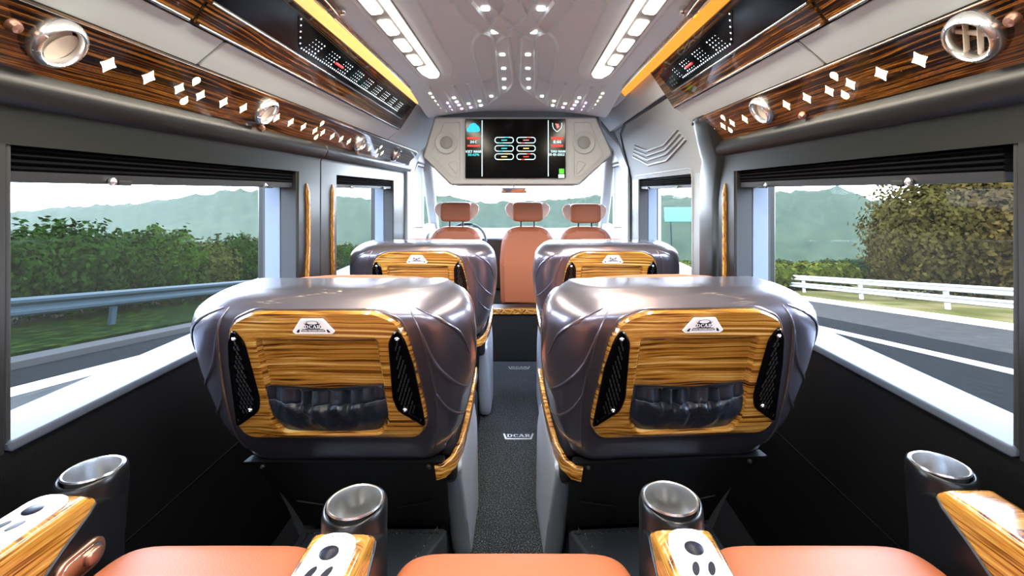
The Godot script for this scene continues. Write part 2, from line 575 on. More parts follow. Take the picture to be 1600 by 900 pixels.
		# wooden trims on the pillars
		var trims := [[1.95, 0.03, 0.012], [2.215, -0.02, 0.0]] if left else [[1.93, 0.0, 0.01]]
		for t in trims:
			g = Geo.new()
			var path := []
			for k in 13:
				var y := lerpf(0.82, 1.275, k / 12.0)
				path.append(Vector3(s * 0.857, y, -(t[0] + t[1] * (sin((y - 0.82) * 6.0) - 0.5) * 0.6)))
			var sc := []
			for k in 13: sc.append(0.25 if k == 12 else 1.0)
			var stand := Basis(Vector3.UP, Vector3.FORWARD, Vector3.LEFT)      # grain runs up the strip
			for k in 13: path[k] = stand.inverse() * path[k]
			g.sweep(path, Geo.rrect(0.022, 0.014, 0.005, 3), Vector3.UP, 50.0, sc)
			part("pillar_trim", g, M.wood_trim, w, "slim glossy wooden strip on the pillar").basis = stand
		if not left:
			# the thick pillar cover beside the sliding door, flaring into the valence
			g = Geo.new()
			var rs := []
			for k in 15:
				var y := lerpf(0.30, 1.56, k / 14.0)
				var fl2 := smoothstep(1.18, 1.54, y)
				var xin := 0.845 - 0.075 * smoothstep(1.34, 1.56, y)
				var d0 := 1.98 - 0.10 * fl2
				var d1 := 2.24 - 0.12 * smoothstep(1.25, 1.56, y)
				var r := PackedVector3Array()
				for p in [Vector2(xin + 0.05, d0), Vector2(xin + 0.012, d0 + 0.02), Vector2(xin, d0 + 0.06), Vector2(xin, d1 - 0.08), Vector2(xin + 0.015, d1 - 0.02), Vector2(xin + 0.06, d1), Vector2(1.0, d1), Vector2(1.0, d0)]:
					r.append(Vector3(p.x, y, -p.y))
				rs.append(r)
			g.rings(rs, true, true, true, 50.0)
			part("door_pillar_cover", g, M.wall_satin, w, "curved dark grey cover of the pillar by the door")
			g = Geo.new()
			g.lathe([Vector2(0.0001, 0.0), Vector2(0.007, 0.0), Vector2(0.007, 0.006), Vector2(0.0001, 0.006)], Transform3D(Basis(Vector3(0, 1, 0), Vector3(-1, 0, 0), Vector3(0, 0, 1)), Vector3(0.775, 1.535, -2.06)), 12)
			part("screw_cap", g, M.black, w)
		# the frame before the cab
		g = Geo.new()
		along(g, [Vector2(0.84, 0.05), Vector2(0.84, 1.42), Vector2(0.78, 1.58), Vector2(0.62, 1.76), Vector2(0.62, 1.92), Vector2(1.02, 1.92), Vector2(1.02, 0.05)], s, 3.60, 3.86, 0.012)
		part("cab_pillar", g, M.door_grey, w, "light grey pillar between cabin and cab")
		g = Geo.new()
		bx(g, s * 0.90, s * 0.99, 0.05, 0.90, 3.86, 5.3)
		part("cab_door_panel", g, M.cab_white, w)
		g = Geo.new()
		bx(g, s * 0.88, s * 0.99, 1.50, 1.92, 3.86, 4.6, 0.02)
		part("cab_header", g, M.cab_white, w)
		for dd in [[3.86, 3.95], [4.46, 4.52]]:
			g = Geo.new()
			bx(g, s * 0.90, s * 0.985, 0.90, 1.52, dd[0], dd[1], 0.01)
			part("door_frame", g, M.cab_white, w)
		g = Geo.new()
		g.sweep([Vector3(s * 0.905, 0.90, -3.99), Vector3(s * 0.90, 1.20, -4.0), Vector3(s * 0.895, 1.42, -4.05), Vector3(s * 0.89, 1.48, -4.14), Vector3(s * 0.89, 1.48, -4.40)], Geo.rrect(0.03, 0.03, 0.01), Vector3.RIGHT, 50.0)
		part("door_seal", g, M.rubber, w)
		# leaning pillar beside the windscreen
		g = Geo.new()
		g.sweep([Vector3(s * 0.93, 0.80, -5.25), Vector3(s * 0.90, 1.20, -4.85), Vector3(s * 0.86, 1.62, -4.42)], Geo.rrect(0.09, 0.10, 0.03), Vector3.RIGHT, 50.0)
		part("windscreen_pillar", g, M.cab_white, w)

	# windows
	var n := 1
	for sp in [[-1, 0.815, 1.88], [-1, 2.27, 3.29], [1, 0.797, 1.85], [1, 2.32, 3.36]]:
		var wn := structure("window_%d" % n, ["long side window of the driver's side beside the near seat", "shorter side window behind the driver", "long side window of the door side beside the near seat", "window of the sliding door"][n - 1], "window")
		n += 1
		g = Geo.new()
		var gx: float = sp[0] * 0.982
		g.add(PackedVector3Array([Vector3(gx, 0.79, -sp[1]), Vector3(gx, 0.79, -sp[2]), Vector3(gx, 1.34, -sp[2]), Vector3(gx, 1.34, -sp[1])]), PackedInt32Array([0, 1, 2, 0, 2, 3]), 40.0, Vector3(0, 1.0, -1.5))
		part("pane", g, M.glass, wn)
		g = Geo.new()
		var fr := Geo.rrect(sp[2] - sp[1] + 0.02, 0.555, 0.02)
		var rs := []
		var x: float = sp[0] * 0.992
		for k in [[0.0, -0.006], [0.012, -0.006], [0.012, 0.006], [0.0, 0.006], [0.0, -0.006]]:
			var r := PackedVector3Array()
			for p in Geo.inset(fr, k[0]): r.append(Vector3(x + k[1], 1.0675 + p.y, -(sp[1] + sp[2]) / 2 + p.x))
			rs.append(r)
		g.rings(rs, true, false, false, 30.0)
		part("window_seal", g, M.rubber, wn)

	# the sliding door on the right
	var door := structure("door_1", "light grey sliding door panel with pressed chevron ribs", "door")
	g = Geo.new()
	along(g, [Vector2(0.86, 0.05), Vector2(0.858, 0.80), Vector2(1.02, 0.80), Vector2(1.02, 0.05)], 1, 2.12, 3.58, 0.006)
	part("door_lower_panel", g, M.door_grey, door)
	for sp in [[2.12, 2.32], [3.36, 3.58]]:
		g = Geo.new()
		along(g, [Vector2(0.858, 0.79), Vector2(0.858, 1.335), Vector2(1.02, 1.335), Vector2(1.02, 0.79)], 1, sp[0], sp[1], 0.006)
		part("door_post", g, M.door_grey, door)
	g = Geo.new()
	along(g, [Vector2(0.858, 1.33), Vector2(0.84, 1.42), Vector2(0.795, 1.55), Vector2(0.725, 1.69), Vector2(0.86, 1.72), Vector2(1.02, 1.72), Vector2(1.02, 1.33)], 1, 2.12, 3.56, 0.008)
	part("door_top_panel", g, M.door_grey, door)
	g = Geo.new()
	g.sweep([Vector3(0.856, 0.6, -3.57), Vector3(0.854, 1.33, -3.57), Vector3(0.836, 1.44, -3.56), Vector3(0.79, 1.56, -3.52), Vector3(0.745, 1.66, -3.40), Vector3(0.722, 1.70, -3.15), Vector3(0.720, 1.70, -2.12)], Geo.circle(0.011, 8), Vector3.RIGHT, 60.0)
	part("door_seal", g, M.rubber, door)
	# chevrons: pressed ribs, read in a 5x crop whose corner is pixel (920, 160)
	for line in [[[362, 342], [455, 380], [590, 330], [648, 262], [700, 203]], [[358, 372], [458, 415], [600, 366], [660, 300], [716, 236]], [[352, 398], [462, 450], [605, 403], [680, 330], [742, 262]], [[348, 424], [468, 490], [610, 452], [690, 365], [762, 283]]]:
		g = Geo.new()
		var path := []
		for p in line: path.append(on_door(920.0 + p[0] / 5.0, 160.0 + p[1] / 5.0))
		g.sweep(path, Geo.rrect(0.016, 0.014, 0.004, 3), Vector3.RIGHT, 50.0)
		part("chevron_rib", g, M.door_grey, door)
	g = Geo.new()
	g.sweep([Vector3(0.857, 1.352, -3.40), Vector3(0.857, 1.358, -3.34), Vector3(0.857, 1.358, -2.36), Vector3(0.857, 1.35, -2.31), Vector3(0.857, 1.30, -2.295), Vector3(0.857, 0.82, -2.295)], Geo.rrect(0.012, 0.010, 0.003, 2), Vector3.RIGHT, 50.0)
	part("window_trim", g, M.door_grey, door)

	# ceiling
	var ce := structure("ceiling", "pale grey moulded ceiling with raised ribs and small square lights", "ceiling")
	g = Geo.new()
	g.grid(28, 60, func(u, v):
		var x := lerpf(-0.565, 0.565, u)
		var d := lerpf(-0.6, 3.03, v)
		return Vector3(x, ceiling_y(x, d), -d), Vector3(0, 1.0, -1.5))
	part("ceiling_skin", g, M.ceiling, ce)
	g = Geo.new()
	bx(g, -1.02, 1.02, 1.90, 1.95, -0.7, 4.5)
	part("roof", g, M.grey, ce)
	for s in [-1.0, 1.0]:
		g = Geo.new()
		along(g, [Vector2(0.568, 1.805), Vector2(0.60, 1.775), Vector2(0.64, 1.79), Vector2(0.62, 1.86), Vector2(0.568, 1.86)], s, 2.86 if s < 0 else 2.62, 3.03, 0.004)
		part("ceiling_edge", g, M.ceiling, ce)
	# ribs, read in a 5x crop whose corner is pixel (640, 0); the right half mirrors the left
	var crop := func(x: float, y: float) -> Vector3: return on_ceiling(640.0 + x / 5.0, y / 5.0)
	var ribs := [
		[[300, 0], [330, 60], [400, 140], [470, 200], [540, 240], [600, 190], [668, 115], [705, 55], [722, 0]],
		[[440, 0], [500, 70], [600, 182], [670, 230], [735, 268], [780, 240], [824, 214]],
		[[600, 0], [640, 60], [680, 118], [750, 165], [824, 214]],
		[[540, 244], [590, 262], [622, 310], [632, 360], [645, 560], [680, 745]],
		[[540, 244], [498, 290], [474, 350], [476, 420], [500, 500], [545, 640], [590, 815]],
		[[735, 268], [680, 300], [640, 360], [650, 480], [664, 620], [684, 745]],
		[[748, 275], [765, 400], [780, 520], [792, 620], [770, 680], [688, 742], [592, 815]],
		[[552, 635], [606, 622], [650, 592]],
		[[430, 650], [465, 735], [505, 835]],
		[[320, 660], [370, 750], [430, 862]],
		[[225, 680], [280, 760], [340, 868]],
		[[130, 672], [190, 765], [262, 868]],
	]
	for rib in ribs:
		for s in [1.0, -1.0]:
			var pts := []
			for i in rib.size():
				var p: Vector3 = crop.call(rib[i][0], rib[i][1])
				p.x = (p.x + 0.012) * s      # the pattern's own middle line
				pts.append(p)
			var dense := []
			for i in pts.size() - 1:
				for k in 4: 
					var q: Vector3 = pts[i].cubic_interpolate(pts[i + 1], pts[max(i - 1, 0)], pts[min(i + 2, pts.size() - 1)], k / 4.0)
					q.y = ceiling_y(q.x, -q.z) + 0.001
					dense.append(q)
			dense.append(pts[-1])
			g = Geo.new()
			g.sweep(dense, PackedVector2Array([Vector2(-0.011, 0.002), Vector2(-0.004, -0.012), Vector2(0.004, -0.012), Vector2(0.011, 0.002)]), Vector3.UP, 50.0)
			part("ceiling_rib", g, M.ceiling, ce)
	# small square lights in the same crop
	var leds := [[563, 62, 0.026, "led_white"], [640, 245, 0.026, "led_white"], [703, 423, 0.022, "led_white"], [715, 532, 0.021, "led_white"], [720, 614, 0.020, "led_white"], [722, 683, 0.019, "led_white"],
		[622, 750, 0.018, "led_white"], [530, 788, 0.018, "led_cream"], [542, 822, 0.018, "led_white"], [445, 808, 0.018, "led_cream"], [463, 838, 0.018, "led_pink"],
		[330, 764, 0.018, "led_white"], [352, 795, 0.018, "led_white"], [370, 820, 0.018, "led_pink"], [392, 848, 0.018, "led_pink"], [285, 804, 0.018, "led_pink"], [305, 830, 0.018, "led_pink"], [325, 856, 0.018, "led_pink"],
		[146, 730, 0.017, "led_cream"], [168, 760, 0.017, "led_cream"], [192, 787, 0.017, "led_cream"], [215, 815, 0.017, "led_cream"], [238, 842, 0.017, "led_cream"], [262, 868, 0.017, "led_cream"]]
	var led_meshes := {}
	for l in leds:
		for s in [1.0, -1.0]:
			var p: Vector3 = crop.call(l[0], l[1])
			p.x = (p.x + 0.012) * s
			p.y = ceiling_y(p.x, -p.z)
			var nn := ceiling_normal(p)
			if not led_meshes.has(l[2]):
				var lg := Geo.new()
				lg.plate(Geo.rrect(l[2], l[2] * 1.3, l[2] * 0.25, 3), Transform3D(), -0.002, 0.004, 0.001)
				led_meshes[l[2]] = lg.mesh()
			var o := part_mesh("ceiling_led_light", led_meshes[l[2]], M[l[3]], ce)
			var yb := (Vector3.FORWARD - nn * nn.dot(Vector3.FORWARD)).normalized()
			o.transform = Transform3D(Basis(yb.cross(nn).normalized(), yb, nn), p)

	# rear wall behind the camera and the bulkhead over the cab
	var rear := structure("wall_rear", "grey rear wall of the van behind the bench", "wall")
	g = Geo.new()
	bx(g, -1.02, 1.02, -0.05, 1.12, -0.75, -0.6)
	part("rear_lower_panel", g, M.grey, rear)
	g = Geo.new()
	bx(g, -1.02, 1.02, 1.50, 1.95, -0.75, -0.6)
	part("rear_header", g, M.grey, rear)
	for x in [[-1.02, -0.80], [-0.05, 0.05], [0.80, 1.02]]:
		g = Geo.new()
		bx(g, x[0], x[1], 1.11, 1.51, -0.75, -0.6)
		part("rear_post", g, M.grey, rear)
	var rw := structure("window_6", "rear door windows behind the bench", "window")
	g = Geo.new()
	g.add(PackedVector3Array([Vector3(-0.85, 1.08, 0.68), Vector3(0.85, 1.08, 0.68), Vector3(0.85, 1.54, 0.68), Vector3(-0.85, 1.54, 0.68)]), PackedInt32Array([0, 1, 2, 0, 2, 3]), 40.0, Vector3(0, 1.2, -1))
	part("pane", g, M.glass, rw)
	var front := structure("wall_front", "windscreen frame and roof lining over the cab", "wall")
	g = Geo.new()
	bx(g, -1.0, 1.0, 1.62, 1.92, 3.86, 4.48, 0.02)
	part("cab_roof_lining", g, M.cab_white, front)
	g = Geo.new()
	bx(g, -1.0, 1.0, 0.05, 0.66, 5.15, 5.3)
	part("cab_front_panel", g, M.black, front)
	var ws := structure("window_5", "wide windscreen in front of the cab seats", "window")
	g = Geo.new()
	g.add(PackedVector3Array([Vector3(-0.93, 0.66, -5.29), Vector3(0.93, 0.66, -5.29), Vector3(0.87, 1.66, -4.43), Vector3(-0.87, 1.66, -4.43)]), PackedInt32Array([0, 1, 2, 0, 2, 3]), 40.0, Vector3(0, 1.2, 0))
	part("pane", g, M.glass, ws)

# ---------------------------------------------------------------- captain seats
# rows of the seat shell: height, half width, set-back of the rear face, corner radius, set-back of the front edge
const ROWS := [
	[0.552, 0.232, 0.168, 0.060, 0.34], [0.562, 0.246, 0.152, 0.060, 0.36], [0.60, 0.264, 0.118, 0.062, 0.35], [0.65, 0.292, 0.092, 0.066, 0.33], [0.75, 0.322, 0.058, 0.078, 0.29],
	[0.85, 0.335, 0.022, 0.088, 0.25], [0.92, 0.333, -0.003, 0.094, 0.225], [0.955, 0.327, -0.013, 0.098, 0.21], [0.976, 0.317, -0.009, 0.100, 0.20], [0.993, 0.300, 0.010, 0.102, 0.19],
	[1.005, 0.276, 0.042, 0.102, 0.18], [1.011, 0.252, 0.085, 0.095, 0.17]]

func row_at(y: float, col: int) -> float:
	var n := ROWS.size()
	if y <= ROWS[0][0]: return ROWS[0][col]
	if y >= ROWS[n - 1][0]: return ROWS[n - 1][col]
	var i := 0
	while ROWS[i + 1][0] < y: i += 1
	var a: int = max(i - 1, 0)
	var b: int = min(i + 2, n - 1)
	var t: float = (y - ROWS[i][0]) / (ROWS[i + 1][0] - ROWS[i][0])
	return cubic_interpolate_in_time(ROWS[i][col], ROWS[i + 1][col], ROWS[a][col], ROWS[b][col], t, ROWS[i + 1][0] - ROWS[i][0], min(ROWS[a][0] - ROWS[i][0], -0.001), max(ROWS[b][0] - ROWS[i][0], ROWS[i + 1][0] - ROWS[i][0] + 0.001))

# set-back of the shell's rear face
func back_t(x: float, y: float) -> float:
	var hw := row_at(y, 1)
	var cr := row_at(y, 3)
	var t := row_at(y, 2)
	var o: float = clampf((abs(x) - (hw - cr)) / cr, 0.0, 1.0)
	return t + cr * 1.25 * (1.0 - sqrt(max(0.0, 1.0 - o * o)))

func on_back(x: float, y: float, off := 0.0) -> Vector3:
	return Vector3(x, y, -back_t(x, y) + off)

# the panel keeps to the middle of the rear face
func on_panel(x: float, y: float, off := 0.0) -> Vector3:
	var yy := minf(y, 0.955)
	return Vector3(x, y, -(row_at(yy, 2) - (y - yy) * 0.33) + off - 0.10 * x * x)

func shell_mesh() -> ArrayMesh:
	var g := Geo.new()
	var rs := []
	var ys := []
	for i in ROWS.size() - 1:
		for k in 3: ys.append(lerpf(ROWS[i][0], ROWS[i + 1][0], k / 3.0))
	ys.append(ROWS[-1][0])
	for y in ys:
		var hw := row_at(y, 1)
		var cr := row_at(y, 3)
		var t := row_at(y, 2)
		var fr := row_at(y, 4)
		var half := []
		for k in 5: half.append(Vector2((hw - cr) * k / 5.0, t))
		for k in 10:
			var a := PI / 2 * k / 9.0
			half.append(Vector2(hw - cr + sin(a) * cr, t + cr * 1.25 * (1.0 - cos(a))))
		var te: float = half[-1].y
		fr = max(fr, te + 0.01)
		for k in range(1, 5): half.append(Vector2(hw - 0.012 * k / 4.0, lerpf(te, fr, k / 4.0)))
		half.append(Vector2(hw - 0.04, fr))
		half.append(Vector2(hw * 0.4, fr))
		var ring := PackedVector3Array()
		for p in half: ring.append(Vector3(p.x, y, -p.y))
		for k in range(half.size() - 1, 0, -1): ring.append(Vector3(-half[k].x, y, -half[k].y))
		rs.append(ring)
	g.rings(rs, true, true, true, 55.0)
	return g.mesh()

func panel_rings(o: PackedVector2Array, steps: Array) -> Array:
	var rs := []
	for s in steps:
		var r := PackedVector3Array()
		for p in Geo.inset(o, s[0]): r.append(on_panel(p.x, p.y, s[1]))
		rs.append(r)
	return rs

func mirrored(h: Array) -> Array:
	var o := []
	for p in h: o.append(p)
	for k in range(h.size() - 1, -1, -1): o.append(Vector2(-h[k].x, h[k].y))
	return o

# polygon sampled at even angles round a centre, so that two outlines can be joined point by point
func by_angle(o: PackedVector2Array, c: Vector2, n: int) -> PackedVector2Array:
	var out := PackedVector2Array()
	for i in n:
		var dir := Vector2.from_angle(TAU * i / n)
		var best := 0.0
		for k in o.size():
			var hit = Geometry2D.segment_intersects_segment(c, c + dir * 2.0, o[k], o[(k + 1) % o.size()])
			if hit != null: best = max(best, c.distance_to(hit))
		out.append(c + dir * best)
	return out

func make_badge(parent: Node3D) -> void:
	var slope := atan(0.33)
	var xf := Transform3D(Basis(Vector3.RIGHT, slope), on_panel(0, 0.953, 0.0215))
	var g := Geo.new()
	g.plate(Geo.rounded([Vector2(0.024, 0.0185), Vector2(0.0455, -0.0125), Vector2(0.0395, -0.0185), Vector2(-0.0395, -0.0185), Vector2(-0.0455, -0.0125), Vector2(-0.024, 0.0185)], 0.002, 2), Transform3D(), 0.0, 0.004, 0.0008)
	var b := part("badge", g, M.white_plastic, parent, "white trapezoid maker's badge with navy emblem")
	b.transform = xf
	g = Geo.new()
	g.plate(PackedVector2Array([Vector2(-0.0170, 0.0085), Vector2(-0.0135, 0.0075), Vector2(0, 0.0052), Vector2(0.0135, 0.0075), Vector2(0.0170, 0.0085), Vector2(0.0175, 0.0105), Vector2(0.0150, 0.0065), Vector2(0.0185, 0.0), Vector2(0.0150, -0.0050), Vector2(-0.0150, -0.0050), Vector2(-0.0185, 0.0), Vector2(-0.0150, 0.0065), Vector2(-0.0175, 0.0105)]), Transform3D(), 0.004, 0.0045, 0.0001)
	part("emblem", g, M.navy_ink, b)
	g = Geo.new()
	g.plate(PackedVector2Array([Vector2(-0.0230, -0.0055), Vector2(0.0230, -0.0055), Vector2(0.0265, -0.0115), Vector2(-0.0265, -0.0115)]), Transform3D(), 0.004, 0.0045, 0.0001)
	part("banner", g, M.navy_ink, b)
	for s in [-1.0, 1.0]:
		g = Geo.new()
		g.plate(Geo.rounded([Vector2(s * 0.0285, -0.0062), Vector2(s * 0.0315, -0.0062), Vector2(s * 0.0365, -0.0125), Vector2(s * 0.0335, -0.0145), Vector2(s * 0.030, -0.0130)], 0.001, 2), Transform3D(), 0.004, 0.0045, 0.0001)
		part("scroll_end", g, M.navy_ink, b)
	g = Geo.new()
	var rs := []
	for k in [[1.0, 0.004], [1.0, 0.0045], [0.86, 0.0045], [0.86, 0.004]]:
		var r := PackedVector3Array()
		for p in Geo.circle(0.0135 * k[0], 28, 0.0050 * k[0]): r.append(Vector3(p.x, p.y + 0.0100, k[1]))
		rs.append(r)
	g.rings(rs, true, false, false, 30.0)
	part("oval", g, M.navy_ink, b)
	text("lettering", "DCAR", 0.0078, 0.0006, M.white_plastic, b, Transform3D(Basis(), Vector3(0, 0.0004, 0.0047)), true, true, 1.15)
	text("banner_lettering", "HANG TRUCKING GROUP", 0.0030, 0.0006, M.white_plastic, b, Transform3D(Basis(), Vector3(0, -0.0085, 0.0047)), false, true, 1.0)

func screw_mesh(r: float) -> ArrayMesh:
	var g := Geo.new()
	g.lathe([Vector2(r, 0.0), Vector2(r, r * 0.25), Vector2(r * 0.75, r * 0.55), Vector2(r * 0.3, r * 0.7), Vector2(0.0001, r * 0.45)], Transform3D(), 12, 50.0)
	return g.mesh()

func make_seat(label: String, aisle: float) -> Node3D:
	# aisle: +1 when the aisle lies on the seat's +x side
	var root := thing("captain_seat", label, "seat", "captain seats in two rows")
	var sh := part_mesh("shell", shell_mesh(), M.shell, root, "glossy metallic grey back shell")
	# pressed lines on the flanks
	for s in [-1.0, 1.0]:
		for line in [[Vector2(0.200, 0.985), Vector2(0.222, 0.935), Vector2(0.236, 0.86), Vector2(0.246, 0.76), Vector2(0.243, 0.66), Vector2(0.232, 0.605)],
				[Vector2(0.226, 0.93), Vector2(0.250, 0.855), Vector2(0.288, 0.80), Vector2(0.3195, 0.765)],
				[Vector2(0.246, 0.775), Vector2(0.266, 0.735), Vector2(0.290, 0.705), Vector2(0.306, 0.69)],
				[Vector2(0.212, 0.985), Vector2(0.262, 0.962), Vector2(0.305, 0.92), Vector2(0.3235, 0.86)]]:
			var pts := []
			for i in line.size() - 1:
				for k in 4:
					var q: Vector2 = line[i].cubic_interpolate(line[i + 1], line[max(i - 1, 0)], line[min(i + 2, line.size() - 1)], k / 4.0)
					pts.append(on_back(s * q.x, q.y, 0.0005))
			pts.append(on_back(s * line[-1].x, line[-1].y, 0.0))
			var sc := []
			for k in pts.size(): sc.append(0.3 + 0.7 * sin(PI * (k + 0.5) / pts.size()))
			var gl := Geo.new()
			gl.tube(pts, 0.0042, 6, Vector3.BACK, sc)
			part("pressed_line", gl, M.shell, sh)
	# wooden panel with a recess
	var outline := Geo.rounded(mirrored([Vector2(0.128, 0.984), Vector2(0.180, 0.960), Vector2(0.199, 0.918), Vector2(0.214, 0.80), Vector2(0.227, 0.695), Vector2(0.204, 0.654)]), 0.02, 4)
	var recess := Geo.rounded(mirrored([Vector2(0.137, 0.925), Vector2(0.142, 0.70), Vector2(0.116, 0.667)]), 0.012, 4)
	var c := Vector2(0, 0.81)
	var oo := by_angle(outline, c, 120)
	var ri := by_angle(recess, c, 120)
	var g := Geo.new()
	var rs := []
	for st in [[oo, 0.0, -0.012], [oo, 0.0, 0.012], [oo, 0.005, 0.019], [ri, 0.0, 0.021], [ri, 0.005, 0.018], [ri, 0.011, 0.006], [ri, 0.016, 0.004]]:
		var r := PackedVector3Array()
		for p in Geo.inset(st[0], st[1]): r.append(on_panel(p.x, p.y, st[2]))
		rs.append(r)
	for k in range(1, 7):
		var r := PackedVector3Array()
		var base := Geo.inset(ri, 0.016)
		for p in base:
			var q: Vector2 = c.lerp(p, 1.0 - k / 7.0)
			r.append(on_panel(q.x, q.y, 0.004))
		rs.append(r)
	g.rings(rs, true, false, true, 38.0)
	var panel := part("wood_panel", g, M.wood, root, "glossy zebra-grain wooden back panel")
	# bright bead round the lower edge of the panel
	g = Geo.new()
	var bead := []
	for p in Geo.rounded(mirrored([Vector2(0.130, 0.987), Vector2(0.183, 0.963), Vector2(0.202, 0.919), Vector2(0.217, 0.80), Vector2(0.230, 0.694), Vector2(0.206, 0.650)]), 0.02, 5): bead.append(on_panel(p.x, p.y, 0.002))
	bead.append(bead[0])
	g.tube(bead, 0.003, 6, Vector3.BACK)
	part("panel_bead", g, M.shell, root)
	make_badge(panel)
	# speaker grilles
	var scr := screw_mesh(0.0052)
	for s in [-1.0, 1.0]:
		var go := Geo.rounded([Vector2(s * 0.176, 0.946), Vector2(s * 0.156, 0.915), Vector2(s * 0.151, 0.768), Vector2(s * 0.160, 0.733), Vector2(s * 0.219, 0.690), Vector2(s * 0.2215, 0.70), Vector2(s * 0.206, 0.85), Vector2(s * 0.193, 0.918)], 0.012, 3)
		g = Geo.new()
		g.rings(panel_rings(go, [[0.0, 0.010], [0.0, 0.022], [0.003, 0.025], [0.010, 0.0245], [0.012, 0.0225]]), true, false, true, 38.0)
		var gr := part("speaker_grille", g, M.gloss_black, root, "black speaker grille beside the wooden panel")
		# raised mesh of slanted bars
		g = Geo.new()
		for j in 18:
			for i in 9:
				var x: float = s * (0.156 + i * 0.0080 + (0.0040 if j % 2 else 0.0))
				var y := 0.710 + j * 0.0118
				if Geometry2D.is_point_in_polygon(Vector2(x, y), Geo.inset(go, 0.016)):
					g.tube([on_panel(x - s * 0.0012, y - 0.0046, 0.0232), on_panel(x, y, 0.0250), on_panel(x + s * 0.0012, y + 0.0046, 0.0232)], 0.0016, 5, Vector3.BACK)
		var me := part("mesh_bars", g, M.soft_black, gr)
		me.set_meta("kind", "stuff")
		for p in [Vector2(s * 0.1765, 0.922), Vector2(s * 0.178, 0.738)]:
			var o := part_mesh("screw", scr, M.steel, gr)
			o.transform = Transform3D(Basis(Vector3.RIGHT, Vector3.BACK, Vector3.DOWN), on_panel(p.x, p.y, 0.0245))
	# gathered leather pocket
	g = Geo.new()
	var ps := []
	var nu := 72
	var fold := FastNoiseLite.new()
	fold.seed = 4
	fold.frequency = 1.0
	var pocket := func(u: float, v: float, off: float) -> Vector3:
		var hw := lerpf(0.122, 0.141, smoothstep(0.0, 0.35, v))
		var x := hw * (2.0 * u - 1.0)
		var top := 0.798 - 0.012 * sin(PI * u) + 0.0022 * sin(u * 46.0 + 1.5 * sin(u * 17.0))
		var corner := 0.020 * pow(abs(2.0 * u - 1.0), 6.0)
		var y := lerpf(0.668 + corner, top, v)
		var edge := pow(sin(PI * clampf(u, 0.0, 1.0)), 0.35)
		var gather := (sin(u * 46.0 + 1.5 * sin(u * 17.0)) * 0.0062 + sin(u * 83.0) * 0.0022) * smoothstep(0.40, 0.80, v)
		var belly := 0.024 * edge * sin(PI * clampf(v * 0.86 + 0.04, 0.0, 1.0)) 
		var crumple := 0.010 * fold.get_noise_2d(u * 5.0, v * 1.6 + u * 1.5) * sin(PI * clampf(v, 0.0, 1.0)) * edge
		var stitch := -0.0045 * exp(-pow((v - 0.70) / 0.03, 2.0))
		return on_panel(x, y, 0.006 + belly + (gather + crumple + stitch) * 1.6 * edge + off)
	for j in 25:
		var r := PackedVector3Array()
		for i in nu + 1: r.append(pocket.call(float(i) / nu, j / 24.0, 0.0))
		for i in nu + 1: r.append(pocket.call(1.0 - float(i) / nu, j / 24.0, -0.003))
		ps.append(r)
	g.rings(ps, true, true, true, 60.0)
	var pk := part("pocket", g, M.navy, root, "dark navy leather pocket with gathered hem")
	g = Geo.new()
	var stp := []
	for i in 41: stp.append(pocket.call(0.01 + 0.98 * i / 40.0, 0.70, 0.0012))
	g.tube(stp, 0.0007, 5, Vector3.BACK)
	part("stitching", g, M.reveal, pk)
	# lower back panel
	g = Geo.new()
	var lr := []
	for k in 9:
		var v := k / 8.0
		var y := lerpf(0.562, 0.215, v)
		var t := lerpf(0.140, 0.405, v) + 0.02 * sin(PI * v)
		var hw := lerpf(0.252, 0.222, v)
		lr.append(PackedVector3Array([Vector3(-hw, y, -t), Vector3(hw, y, -t), Vector3(hw - 0.004, y, -t - 0.03), Vector3(-hw + 0.004, y, -t - 0.03)]))
	g.rings(lr, true, true, true, 30.0)
	var low := part("lower_back_panel", g, M.soft_black, root, "black lower back cover")
	for s in [-1.0, 1.0]:
		var o := part_mesh("screw", screw_mesh(0.007), M.black, low)
		o.transform = Transform3D(Basis(Vector3.RIGHT, Vector3(0, 0.2, 0.98), Vector3(0, -0.98, 0.2)), Vector3(s * 0.212, 0.542, -0.153))
		g = Geo.new()
		g.tube([Vector3(s * 0.20, 0.352, -0.312), Vector3(s * 0.085, 0.312, -0.344)], 0.003)
		part("pressed_line", g, M.soft_black, low)
	# armrests with wooden side trim
	for s in [-1.0, 1.0]:
		g = Geo.new()
		g.pillow(Vector3(0.070, 0.085, 0.42), Transform3D(Basis(), Vector3(s * 0.243, 0.560, -0.43)), 0.4)
		var ar := part("armrest", g, M.seam, root, "dark grey armrest pad")
		g = Geo.new()
		g.sweep(([Vector3(s * 0.232, 0.540, -0.130), Vector3(s * 0.252, 0.543, -0.135), Vector3(s * 0.272, 0.553, -0.155), Vector3(s * 0.286, 0.568, -0.20)] if s == aisle else []) + [Vector3(s * 0.291, 0.582, -0.29), Vector3(s * 0.291, 0.592, -0.42), Vector3(s * 0.287, 0.598, -0.55), Vector3(s * 0.283, 0.597, -0.64), Vector3(s * 0.272, 0.585, -0.66)], Geo.rrect(0.014, 0.036, 0.005, 3), Vector3.UP, 50.0)
		part("wood_trim", g, M.wood_side, ar, "glossy wooden trim along the armrest")
		g = Geo.new()
		bx(g, s * 0.225, s * 0.268, 0.44, 0.535, 0.24, 0.62, 0.015)
		part("side_skirt", g, M.black, root)
		# grey side leg
		g = Geo.new()
		var prof := Geo.rounded([Vector2(0.255, 0.475), Vector2(0.42, 0.52), Vector2(0.66, 0.50), Vector2(0.78, 0.36), Vector2(0.83, 0.0), Vector2(0.545, 0.0), Vector2(0.49, 0.10), Vector2(0.42, 0.23), Vector2(0.33, 0.38)], 0.05, 4)
